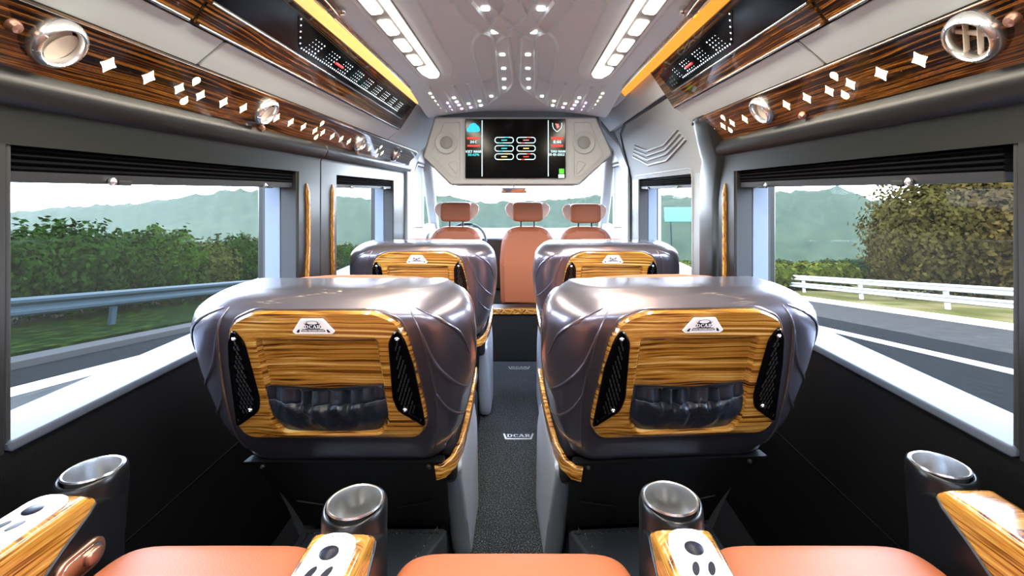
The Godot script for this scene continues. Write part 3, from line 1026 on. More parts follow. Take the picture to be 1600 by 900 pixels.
		g.plate(prof, Transform3D(Basis(Vector3.FORWARD, Vector3.UP, Vector3.RIGHT), Vector3(s * 0.247, 0, 0)), -0.030, 0.030, 0.012, 50.0)
		part("leg", g, M.grey_leg, root, "blue-grey side leg")
	# footrest box with carpet pad
	var foot := Geo.rounded([Vector2(aisle * 0.225, -0.40), Vector2(-aisle * 0.222, -0.40), Vector2(-aisle * 0.222, -0.02), Vector2(aisle * 0.095, -0.02)], 0.02, 3)
	g = Geo.new()
	g.plate(foot, Transform3D(Basis(Vector3.RIGHT, Vector3.BACK, Vector3.DOWN), Vector3.ZERO), -0.215, 0.0, 0.010, 50.0)
	var fb := part("footrest", g, M.tray, root, "black footrest tray behind the seat")
	g = Geo.new()
	g.plate(Geo.inset(foot, 0.030), Transform3D(Basis(Vector3.RIGHT, Vector3.BACK, Vector3.DOWN), Vector3.ZERO), -0.221, -0.205, 0.004, 50.0)
	part("footrest_pad", g, M.carpet, fb, "speckled rubber pad")
	# base, seat cushion, front upholstery
	g = Geo.new()
	bx(g, -0.21, 0.21, 0.0, 0.42, 0.44, 0.92, 0.02)
	part("seat_base", g, M.black, root)
	g = Geo.new()
	g.pillow(Vector3(0.45, 0.15, 0.56), Transform3D(Basis(), Vector3(0, 0.475, -0.64)), 0.4)
	part("seat_cushion", g, M.leather, root, "tan leather seat cushion")
	g = Geo.new()
	g.pillow(Vector3(0.50, 0.52, 0.16), Transform3D(Basis(Vector3.RIGHT, 0.28), Vector3(0, 0.745, -0.30)), 0.35)
	part("backrest", g, M.leather, root, "tan leather backrest")
	g = Geo.new()
	g.pillow(Vector3(0.32, 0.14, 0.10), Transform3D(Basis(Vector3.RIGHT, 0.2), Vector3(0, 0.940, -0.23)), 0.45)
	part("headrest", g, M.leather, root, "tan leather headrest")
	return root

func build_seats() -> void:
	var a := make_seat("metallic grey captain seat with wooden back panel, nearer row, driver's side", 1.0)
	a.position = Vector3(-0.420, 0, -1.05)
	var b := copy_of(a, "captain_seat", "metallic grey captain seat with wooden back panel, farther row, behind the driver")
	b.position = Vector3(-0.420, 0, -2.06)
	var c := make_seat("metallic grey captain seat with wooden back panel, nearer row, door side", -1.0)
	c.position = Vector3(0.417, 0, -1.06)
	c.rotation.y = deg_to_rad(4.0)
	var e := copy_of(c, "captain_seat", "metallic grey captain seat with wooden back panel, farther row, beside the sliding door")
	e.position = Vector3(0.417, 0, -2.06)
	e.rotation.y = deg_to_rad(1.5)

# ---------------------------------------------------------------- overhead fittings
func star_outline(r: float) -> PackedVector2Array:
	var o := PackedVector2Array()
	for k in 4:
		var a := Vector2.from_angle(PI / 2 * k) * r
		var b := Vector2.from_angle(PI / 2 * (k + 1)) * r
		var c := (a + b) * 0.36
		o.append(a)
		for i in range(1, 4):
			var t := i / 4.0
			o.append(a.lerp(c, t).lerp(c.lerp(b, t), t))
	return o

# a petal: round on one side, pointed at the other
func petal_outline(r: float) -> PackedVector2Array:
	var o := PackedVector2Array()
	for i in 9: o.append(Vector2.from_angle(PI * i / 8.0) * r * 0.85)
	o.append(Vector2(-0.45, -0.42) * r)
	o.append(Vector2(0, -0.95) * r)
	o.append(Vector2(0.45, -0.42) * r)
	return o

func make_vent(parent: Node3D, open: bool, xf: Transform3D) -> void:
	var up := Transform3D(Basis(Vector3.RIGHT, Vector3.BACK, Vector3.DOWN), Vector3.ZERO)   # the lathe's axis turned out of the panel
	var g := Geo.new()
	g.lathe([Vector2(0.046, 0.0), Vector2(0.047, 0.010), Vector2(0.043, 0.020), Vector2(0.037, 0.024), Vector2(0.033, 0.021), Vector2(0.031, 0.008), Vector2(0.031, -0.012), Vector2(0.0001, -0.012)], up, 40, 50.0)
	var ring := part("air_vent", g, M.steel, parent, "silver ring air vent")
	ring.transform = xf
	for k in 8:
		var a := TAU * (k + 0.3) / 8
		g = Geo.new()
		g.tube([Vector3(cos(a) * 0.0375, sin(a) * 0.0375, 0.0238), Vector3(cos(a) * 0.0445, sin(a) * 0.0445, 0.0165)], 0.0012, 5, Vector3.BACK)
		part("notch", g, M.chrome, ring)
	if open:
		for k in [-1.0, 1.0]:
			g = Geo.new()
			g.box(Vector3(k * 0.011, 0, 0.008), Vector3(0.003, 0.058, 0.012), 0.001)
			part("blade", g, M.cream, ring)
		g = Geo.new()
		g.box(Vector3(0.0, 0.006, 0.003), Vector3(0.060, 0.008, 0.008), 0.001)
		part("blade", g, M.cream, ring)
		g = Geo.new()
		g.plate(Geo.circle(0.0305, 28), Transform3D(), -0.011, -0.009, 0.0005)
		part("duct", g, M.black, ring)
	else:
		for k in [-1.0, 1.0]:
			g = Geo.new()
			g.plate(Geo.circle(0.022, 24, 0.030), Transform3D(Basis(Vector3.UP, k * 0.12), Vector3(k * 0.008, 0, 0.008 + 0.002 * k)), -0.001, 0.001, 0.0004)
			part("flap", g, M.cream, ring)

func build_overhead() -> void:
	for s in [-1.0, 1.0]:
		var left: bool = s < 0
		# ---- wooden strip with star lights and vents
		var bot := Vector3(s * 0.848, 1.447, 0)
		var top := Vector3(s * 0.774, 1.552, 0)
		var v := (top - bot).normalized()
		var u: Vector3 = Vector3.FORWARD * -s         # keeps u, v, n right-handed on both sides
		var nrm: Vector3 = u.cross(v).normalized()
		if nrm.x * s > 0: 
			u = -u
			nrm = u.cross(v).normalized()
		var sgn := signf(u.dot(Vector3.FORWARD))
		var mid := (bot + top) / 2
		var xf := Transform3D(Basis(u, v, nrm), mid)
		var strip := thing("star_light_panel", "long dark wooden strip with glowing star cut-outs over the " + ("driver's side windows" if left else "door side window"), "light panel", "wooden light strips over the windows")
		var hgt := (top - bot).length() / 2
		var far := 3.66 if left else 2.0
		var o := Geo.rounded([Vector2(sgn * 0.735, -hgt), Vector2(sgn * (far - 0.09), -hgt), Vector2(sgn * far, hgt * 0.35), Vector2(sgn * far, hgt), Vector2(sgn * 0.60, hgt), Vector2(sgn * 0.66, -hgt * 0.2)], 0.06, 5)
		var g := Geo.new()
		g.plate(o, Transform3D(), -0.012, 0.008, 0.004, 45.0)
		part("wood_strip", g, M.wood_dark, strip).transform = xf
		var face: Vector3 = mid + nrm * 0.008
		var stars: Array
		var vents: Array
		var knobs: Array
		if left:
			stars = [[169, 101, 1, 1.0], [232, 121, 1, 1.0], [280, 138, 1, 0.9], [306, 127, 2, 0.9], [288, 157, 3, 0.9], [313, 149, 1, 0.9], [349, 160, 1, 0.95], [380, 169, 1, 0.95], [432, 184, 1, 0.95], [454, 191, 1, 0.95], [474, 198, 1, 0.95],
				[492, 204, 1, 0.9], [503, 193, 2, 0.9], [494, 214, 3, 0.9], [504, 207, 1, 0.9], [519, 213, 1, 0.95], [533, 217, 1, 0.95], [545, 221, 1, 0.95], [568, 229, 1, 0.95], [578, 232, 1, 0.95], [588, 236, 1, 0.9], [595, 230, 2, 0.9], [589, 243, 3, 0.9], [597, 239, 1, 0.9]]
			vents = [[86, 65], [413, 173], [560, 223], [618, 241]]
			knobs = [[18, 38], [407, 199], [556, 238]]
		else:
			stars = [[1437, 93, 1, 1.0], [1377, 115, 1, 1.0], [1304, 119, 2, 0.9], [1329, 131, 1, 0.9], [1296, 142, 1, 0.9], [1320, 148, 3, 0.9], [1261, 153, 1, 0.95], [1229, 164, 1, 0.95], [1164, 186, 1, 0.95],
				[1130, 184, 2, 0.9], [1144, 192, 1, 0.9], [1130, 197, 1, 0.9], [1141, 203, 3, 0.9], [1114, 202, 1, 0.95]]
			vents = [[1525, 55], [1193, 171]]
			knobs = [[1586, 28], [1256, 179]]
		for st in stars:
			var p := on_plane(st[0], st[1], face, nrm)
			g = Geo.new()
			var ol := star_outline(0.0185 * st[3])
			if st[2] > 1: ol = petal_outline(0.0160 * st[3])
			g.plate(ol, Transform3D(), -0.001, 0.0015, 0.0004)
			var q := part("star_light", g, M.star, strip, "glowing star cut-out" if st[2] == 1 else "glowing petal cut-out")
			q.transform = Transform3D(Basis(u, v, nrm) * Basis(Vector3.BACK, 0.0 if st[2] < 3 else PI), p)
		for i in vents.size():
			var p := on_plane(vents[i][0], vents[i][1], face, nrm)
			make_vent(strip, (not left and i == 0) or (left and i >= 2), Transform3D(Basis(u, v, nrm) * Basis(Vector3.BACK, -0.5), p - nrm * 0.002))
		for k in knobs:
			var p := on_plane(k[0], k[1], face, nrm)
			g = Geo.new()
			g.lathe([Vector2(0.011, 0.0), Vector2(0.011, 0.006), Vector2(0.008, 0.013), Vector2(0.0001, 0.015)], Transform3D(Basis(Vector3.RIGHT, Vector3.BACK, Vector3.DOWN), Vector3.ZERO), 16, 50.0)
			var q := part("nozzle", g, M.chrome_warm, strip, "small coppery nozzle")
			q.transform = Transform3D(Basis(u, v, nrm), p)

		# ---- overhead boxes with a black light panel
		for bxn in [[1.048, 2.83 if left else 2.09], [0.1, 1.038]]:
			var first: bool = bxn[0] > 1.0
			var ob := thing("overhead_box", ("long black and wooden overhead box with dotted lights, " + ("driver's side" if left else "door side")) if first else ("wooden overhead box beside the split, rear end of the " + ("driver's side" if left else "door side")), "overhead box", "overhead boxes")
			g = Geo.new()
			along(g, [Vector2(0.700, 1.612), Vector2(0.600, 1.765), Vector2(0.610, 1.782), Vector2(0.70, 1.79), Vector2(0.74, 1.64)], s, bxn[0], bxn[1], 0.004)
			part("box_body", g, M.soft_black, ob)
			var b2 := Vector3(s * 0.700, 1.612, 0)
			var t2 := Vector3(s * 0.600, 1.765, 0)
			var v2 := (t2 - b2).normalized()
			var u2 := Vector3.FORWARD
			var n2 := u2.cross(v2).normalized()
			if n2.x * s > 0:
				u2 = Vector3.BACK
				n2 = u2.cross(v2).normalized()
			var sg := signf(u2.dot(Vector3.FORWARD))
			var bf := Transform3D(Basis(u2, v2, n2), b2)
			var hh := (t2 - b2).length()
			var d0: float = bxn[0]
			var d1: float = bxn[1]
			g = Geo.new()
			g.plate(PackedVector2Array([Vector2(sg * d0, 0.001), Vector2(sg * d1, 0.001), Vector2(sg * d1, hh), Vector2(sg * d0, hh)]), Transform3D(), -0.004, 0.002, 0.001)
			part("wood_face", g, M.wood_dark, ob).transform = bf
			for c in [[0.004, 0.0035], [0.062, 0.003]]:
				g = Geo.new()
				g.tube([bf * Vector3(sg * (d0 + 0.01), c[0], 0.002), bf * Vector3(sg * (d1 - (0.01 if c[0] < 0.05 else 0.09)), c[0], 0.002)], c[1], 8)
				part("chrome_line", g, M.chrome, ob)
			g = Geo.new()
			g.plate(Geo.rounded([Vector2(sg * (d0 + 0.004), 0.066), Vector2(sg * (d1 - 0.10), 0.066), Vector2(sg * (d1 - 0.07), hh - 0.03), Vector2(sg * (d0 + 0.004), hh - 0.012)], 0.006), bf, 0.0, 0.005, 0.002)
			var bp := part("black_panel", g, M.gloss_black, ob)
			if not first: continue
			# edge of the mirrored light window
			var w0 := 1.40 if left else 1.36
			var w1 := 2.60 if left else 1.86
			var win := Geo.rounded([Vector2(sg * (w0 + 0.04), 0.080), Vector2(sg * w1, 0.080), Vector2(sg * (w1 + 0.02), hh - 0.045), Vector2(sg * (w0 - 0.06), hh - 0.020)], 0.02)
			g = Geo.new()
			g.plate(win, bf, 0.004, 0.0065, 0.0008)
			part("mirror_window", g, M.screen, bp)
			# dotted lights, too small to pick apart
			g = Geo.new()
			rng.seed = 40 + int(s)
			var dot := func(x: float, y: float, r: float) -> void:
				g.plate(Geo.circle(r, 6), bf * Transform3D(Basis(), Vector3(x, y, 0)), 0.0060, 0.0078, 0.0003)
			var n := int((w1 - w0 - 0.06) / 0.017)
			for i in n: dot.call(sg * (w0 + 0.05 + i * 0.017), 0.086, 0.0027)
			for j in 5: dot.call(sg * (w0 + 0.03 - j * 0.016), 0.096 + j * 0.015, 0.0026)
			for j in 4:
				for i in int(n * 0.8):
					if i % 6 < 4: dot.call(sg * (w0 + 0.07 + i * 0.0215 + j * 0.008), 0.096 + j * 0.0125, 0.0011 + 0.0005 * (i % 6))
			var dl := part("led_dots", g, M.led_dot, bp)
			dl.set_meta("kind", "stuff")
			g = Geo.new()
			for j in 2:
				g.box(bf * Vector3(sg * (1.70 + j * 0.035), 0.108, 0.0065), Vector3(0.012, 0.006, 0.03), 0.001)
			var rl := part("led_marks", g, M.led_red, bp)
			rl.set_meta("kind", "stuff")
			for j in 3:
				for i in 3:
					if i == 2 and j == 2: continue
					g = Geo.new()
					g.plate(Geo.rrect(0.011, 0.007, 0.003, 3), bf * Transform3D(Basis(), Vector3(sg * (d1 - 0.19 + i * 0.026), 0.082 + j * 0.016, 0)), 0.004, 0.0075, 0.001)
					part("button", g, M.seam, bp)
			g = Geo.new()
			along(g, [Vector2(0.704, 1.608), Vector2(0.597, 1.768), Vector2(0.612, 1.786), Vector2(0.70, 1.80), Vector2(0.75, 1.64)], s, d1 - 0.005, d1 + 0.008, 0.004)
			part("end_cap", g, M.wood_dark, ob)

		# ---- cove light along the ceiling's edge
		var cv := thing("cove_light", "warm " + ("amber" if left else "orange") + " light strip along the ceiling edge, " + ("driver's side" if left else "door side"), "light strip", "cove lights")
		g = Geo.new()
		along(g, [Vector2(0.600, 1.768), Vector2(0.566, 1.810), Vector2(0.580, 1.83), Vector2(0.625, 1.79)], s, 0.0, 2.86 if left else 2.62, 0.003)
		part("light_strip", g, M.cove_yellow if left else M.cove_orange, cv)
		var al := AreaLight3D.new()
		al.name = "cove_lamp"
		al.area_size = Vector2(0.04, 2.4)
		al.light_color = rgb(255, 186, 96) if left else rgb(255, 158, 64)
		al.light_energy = 0.06
		al.shadow_enabled = true
		cv.add_child(al)
		var an := Vector3(-s * 0.74, -0.67, 0).normalized()
		al.transform = Transform3D(Basis(an.cross(Vector3.BACK).normalized(), Vector3.BACK, -an).orthonormalized(), Vector3(s * 0.576, 1.783, -1.45))
		# ---- grab rail
		var gr := thing("grab_rail", "slim chrome and wooden grab rail on the ceiling, " + ("driver's side" if left else "door side"), "grab rail", "grab rails")
		g = Geo.new()
		g.tube([Vector3(s * 0.552, 1.786, -1.40), Vector3(s * 0.556, 1.783, -2.45), Vector3(s * 0.560, 1.788, -2.55)], 0.0065, 8)
		part("rail", g, M.chrome, gr)
		g = Geo.new()
		g.tube([Vector3(s * 0.5445, 1.786, -1.45), Vector3(s * 0.5495, 1.783, -2.45)], 0.0045, 8)
		part("wood_inlay", g, M.wood_side, gr)
		g = Geo.new()
		g.sweep([Vector3(s * 0.515, 1.780, -0.9), Vector3(s * 0.515, 1.765, -1.30), Vector3(s * 0.522, 1.768, -1.40), Vector3(s * 0.545, 1.785, -1.44)], Geo.rrect(0.026, 0.030, 0.008), Vector3.UP, 50.0)
		part("handle", g, M.wood_dark, gr, "dark wooden hand grip")
		g = Geo.new()
		bx(g, s * 0.500, s * 0.556, 1.772, 1.80, 1.405, 1.43, 0.006)
		part("bracket", g, M.chrome, gr)

	# ---- ceiling lamps
	for s in [-1.0, 1.0]:
		var lp := thing("ceiling_lamp", "bright comb-shaped ceiling lamp, " + ("driver's side" if s < 0 else "door side") + " of the roof", "ceiling lamp", "ceiling lamps")
		var plane := Transform3D(Basis(Vector3(s, -0.12, 0).normalized(), Vector3.FORWARD, Vector3(s, -0.12, 0).normalized().cross(Vector3.FORWARD)), Vector3(s * 0.385, ceiling_y(0.385, 1.0), 0))
		if plane.basis.z.y > 0: plane.basis.z = -plane.basis.z
		var g := Geo.new()
		g.plate(Geo.rounded([Vector2(-0.100, -0.45), Vector2(0.085, -0.45), Vector2(0.085, 2.34), Vector2(-0.06, 2.40), Vector2(-0.100, 2.20)], 0.06), plane, -0.004, 0.010, 0.006, 50.0)
		part("bezel", g, M.ceiling, lp)
		g = Geo.new()
		g.plate(Geo.rounded([Vector2(-0.030, -0.35), Vector2(0.066, -0.35), Vector2(0.066, 2.20), Vector2(0.040, 2.315), Vector2(-0.010, 2.315), Vector2(-0.030, 2.24)], 0.03), plane, 0.006, 0.014, 0.003, 50.0)
		part("lamp_tray", g, M.lamp_tray, lp)
		var bits := [[Geo.rounded([Vector2(-0.024, -0.30), Vector2(0.004, -0.30), Vector2(0.004, 2.09), Vector2(0.055, 2.10), Vector2(0.055, 2.20), Vector2(0.034, 2.295), Vector2(-0.008, 2.295), Vector2(-0.024, 2.24)], 0.015), "strip_lens"]]
		for k in 12:
			var dd := -0.175 + k * 0.195
			bits.append([Geo.rrect(0.042, 0.140, 0.012), "square_lens", Vector2(0.036, dd + 0.01)])
		for b in bits:
			var go := Geo.new()
			var pl := plane
			if b.size() > 2: pl = plane * Transform3D(Basis(), Vector3(b[2].x, b[2].y, 0))
			go.plate(b[0], pl, 0.010, 0.020, 0.004, 50.0)
			part(b[1], go, M.lamp, lp)
		var al := AreaLight3D.new()
		al.name = "lamp_light"
		al.area_size = Vector2(0.09, 2.5)
		al.light_color = rgb(255, 244, 222)
		al.light_energy = LAMP_ENERGY
		al.shadow_enabled = true
		lp.add_child(al)
		al.transform = Transform3D(Basis(Vector3.RIGHT, Vector3.FORWARD, Vector3.UP), Vector3(s * 0.40, 1.772, -1.03))

	# ---- screen console over the cab
	var co := thing("screen_console", "light grey console with round speakers hung from the front of the ceiling", "console")
	var cd := 3.0
	var cg := Geo.new()
	var cf := Transform3D(Basis(), Vector3(0, 0, -cd))
	cg.plate(Geo.rounded([Vector2(-0.525, 1.716), Vector2(0.505, 1.716), Vector2(0.610, 1.478), Vector2(0.395, 1.281), Vector2(-0.422, 1.281), Vector2(-0.602, 1.462)], 0.02), cf, -0.34, 0.0, 0.012, 50.0)
	part("console_body", cg, M.grey, co)
	for s in [-1.0, 1.0]:
		var g := Geo.new()
		var po := Geo.rounded([Vector2(s * 0.352, 1.690), Vector2(s * 0.468, 1.690), Vector2(s * 0.555, 1.478), Vector2(s * 0.405, 1.330), Vector2(s * 0.352, 1.330)], 0.02)
		var rs := []
		for k in [[0.0, -0.002], [0.0, 0.006], [0.008, 0.006], [0.012, 0.001]]:
			var r := PackedVector3Array()
			for p in Geo.inset(po, k[0]): r.append(Vector3(p.x, p.y, -cd + k[1]))
			rs.append(r)
		g.rings(rs, true, false, false, 40.0)
		part("panel_rim", g, M.grey, co)
		var cen := at(697.5 if s < 0 else 912.5, 223.0, cd)
		g = Geo.new()
		g.lathe([Vector2(0.073, 0.0), Vector2(0.072, 0.010), Vector2(0.066, 0.014), Vector2(0.044, 0.008), Vector2(0.040, 0.003), Vector2(0.0001, 0.003)], Transform3D(Basis(Vector3.RIGHT, Vector3.BACK, Vector3.DOWN), cen), 40, 40.0)
		var sp := part("speaker", g, M.grey, co, "round grey speaker")
		g = Geo.new()
		g.lathe([Vector2(0.040, 0.003), Vector2(0.036, 0.008), Vector2(0.015, 0.012), Vector2(0.0001, 0.013)], Transform3D(Basis(Vector3.RIGHT, Vector3.BACK, Vector3.DOWN), cen), 32, 40.0)
		part("speaker_cone", g, M.grey_ring, sp)
		g = Geo.new()
		g.plate(Geo.rounded([Vector2(s * 0.440, 1.42), Vector2(s * 0.380, 1.345), Vector2(s * 0.372, 1.40), Vector2(s * 0.385, 1.44)], 0.02), cf, 0.0, 0.007, 0.003)
		part("console_facet", g, M.grey, co)
	# ---- television
	var tv := thing("television", "black television with a blue cloud icon and rows of outlined buttons", "television")
	var p0 := at(727.5, 186.5, cd)
	var p1 := at(883.5, 278.5, cd)
	var cx := (p0.x + p1.x) / 2
	var cy := (p0.y + p1.y) / 2
	var g3 := Geo.new()
	g3.box(Vector3(cx, cy, -cd + 0.006), Vector3(p1.x - p0.x, p0.y - p1.y, 0.03), 0.003)
	part("screen_glass", g3, M.screen, tv)
	var zf := -cd + 0.0215
	var px := 1.0 / F * (cd - 0.0215)
	var pt := func(x: float, y: float) -> Vector2: 
		var q := at(x, y, cd - 0.0215)
		return Vector2(q.x, q.y)
	var flat := func(called: String, o: PackedVector2Array, m: Material) -> void:
		var gf := Geo.new()
		gf.plate(o, Transform3D(Basis(), Vector3(0, 0, zf)), 0.0, 0.0012, 0.0003)
		part(called, gf, m, tv)
	var rect := func(x0: float, y0: float, x1: float, y1: float) -> PackedVector2Array:
		return PackedVector2Array([pt.call(x0, y0), pt.call(x1, y0), pt.call(x1, y1), pt.call(x0, y1)])
	flat.call("cloud_icon", Geo.rounded([pt.call(729.0, 204.5), pt.call(729.5, 200.5), pt.call(732.5, 199.0), pt.call(734.0, 194.5), pt.call(738.0, 192.5), pt.call(742.5, 192.2), pt.call(745.5, 195.5), pt.call(748.0, 197.0), pt.call(750.0, 202.0), pt.call(749.5, 205.0), pt.call(747.0, 206.2), pt.call(731.0, 206.2)], px * 1.6, 3), M.px_blue)
	for x in [753.3, 856.6]: flat.call("screen_divider", rect.call(x - 0.7, 188, x + 0.7, 275.5), M.px_pale)
	flat.call("red_bar", Geo.rounded(Array(rect.call(729.5, 214.2, 749.0, 217.6)), px), M.px_red)
	flat.call("red_bar", Geo.rounded(Array(rect.call(730.0, 226.3, 749.5, 229.3)), px), M.px_red)
	flat.call("red_bar", Geo.rounded(Array(rect.call(861.0, 214.0, 880.0, 218.0)), px), M.px_red)
	flat.call("red_bar", Geo.rounded(Array(rect.call(861.5, 226.0, 880.0, 229.5)), px), M.px_red)
	flat.call("green_tile", rect.call(873.5, 263.5, 881.5, 271.5), M.px_green)
	flat.call("white_tile", rect.call(872.5, 272.5, 882.0, 278.0), M.px_pale)
	# shield
	var sh := [Vector2(863.3, 192.0), Vector2(863.6, 197.0), Vector2(865.0, 201.0), Vector2(868.0, 204.0), Vector2(870.5, 206.0), Vector2(873.5, 203.5), Vector2(876.5, 200.5), Vector2(877.6, 197.0), Vector2(877.8, 192.0)]
	for i in sh.size() - 1:
		var a: Vector2 = pt.call(sh[i].x, sh[i].y)
		var b: Vector2 = pt.call(sh[i + 1].x, sh[i + 1].y)
		var nn := (b - a).orthogonal().normalized() * px * 0.55
		flat.call("shield_outline", PackedVector2Array([a - nn, b - nn, b + nn, a + nn]), M.px_pale)
	flat.call("shield_mark", Geo.rounded([pt.call(867, 193), pt.call(873, 193.5), pt.call(874, 198.5), pt.call(870.5, 201), pt.call(869, 197)], px), M.px_rose)
	var words := [["24 C", 740.0, 221.8, 4.2, "px_pale"], ["VIET NAM", 739.5, 236.8, 4.0, "px_pale"], ["50:43%", 739.8, 241.8, 4.0, "px_teal"], ["8:44", 870.5, 221.8, 4.8, "px_pale"], ["THU NAM", 872.0, 236.6, 3.8, "px_pale"], ["05-05-2022", 869.5, 241.6, 3.8, "px_pale"]]
	for w in words:
		var c: Vector2 = pt.call(w[1], w[2])
		text("screen_lettering", w[0], w[3] * px, 0.001, M[w[4]], tv, Transform3D(Basis(), Vector3(c.x, c.y, zf + 0.0005)))
	# outlined buttons
	for j in 3:
		for i in 2:
			var c: Vector2 = pt.call(787.8 + i * 34.2, 219.0 + j * 12.9)
			var o := Geo.rrect(30.0 * px, 10.0 * px, 4.6 * px, 6)
			var gb := Geo.new()
			var rs := []
			for k in [[0.0, 0.0], [0.0, 0.0012], [1.3 * px, 0.0012], [1.3 * px, 0.0]]:
				var r := PackedVector3Array()
				for p in Geo.inset(o, k[0]): r.append(Vector3(c.x + p.x, c.y + p.y, zf + k[1]))
				rs.append(r)
			gb.rings(rs, true, false, false, 30.0)
			var bt := part("screen_button", gb, M.px_pale, tv)
			var tone: Material = [[M.px_teal, M.px_rose], [M.px_teal, M.px_amber], [M.px_amber, M.px_red]][j][i]
			for k in 2:
				gb = Geo.new()
				gb.box(Vector3(c.x + (4.0 if k == 0 else -5.0) * px, c.y + (4.4 if k == 0 else -4.4) * px, zf + 0.0008), Vector3(6.0 * px, 1.6 * px, 0.0014), 0.0004)
				part("button_accent", gb, tone, bt)
			gb = Geo.new()
			gb.box(Vector3(c.x, c.y, zf + 0.0006), Vector3(9.0 * px, 1.6 * px, 0.0012), 0.0004)
			part("button_caption", gb, tone, bt)

	# ---- pleated blinds
	var names := ["pleated black blind rolled up over the long window, driver's side", "pleated black blind over the shorter window behind the driver", "pleated black blind rolled up over the long window, door side", "pleated black blind over the sliding door window"]
	var k2 := 0
	for sp in [[-1, 0.83, 1.86, 1.258], [-1, 2.29, 3.27, 1.262], [1, 0.83, 1.83, 1.258], [1, 2.34, 3.34, 1.262]]:
		var bl := thing("window_blind", names[k2], "blind", "pleated window blinds")
		k2 += 1
		var s: float = sp[0]
		for j in 4:
			var y := 1.322 - j * 0.0115
			var g := Geo.new()
			along(g, [Vector2(0.876, y), Vector2(0.868, y - 0.006), Vector2(0.876, y - 0.012), Vector2(0.945, y - 0.012), Vector2(0.952, y - 0.006), Vector2(0.945, y)], s, sp[1], sp[2], 0.0008)
			part("pleat", g, M.blind, bl)
		var g := Geo.new()
		along(g, [Vector2(0.874, sp[3]), Vector2(0.872, 1.277), Vector2(0.95, 1.277), Vector2(0.948, sp[3])], s, sp[1], sp[2], 0.002)
		part("bottom_rail", g, M.soft_black, bl)
		for dd in [0.2, 0.8]:
			var d: float = lerpf(sp[1], sp[2], dd)
			g = Geo.new()
			g.lathe([Vector2(0.004, 0.0), Vector2(0.009, 0.004), Vector2(0.009, 0.010), Vector2(0.003, 0.014)], Transform3D(Basis(Vector3(0, 1, 0), Vector3(-s, 0, 0), Vector3(0, 0, s)), Vector3(s * 0.875, sp[3] + 0.004, -d)), 14)
			part("pull_knob", g, M.steel, bl)
			g = Geo.new()
			bx(g, s * 0.866, s * 0.878, sp[3] - 0.004, sp[3] + 0.008, d + 0.015, d + 0.05, 0.002)
			part("clip", g, M.black, bl)

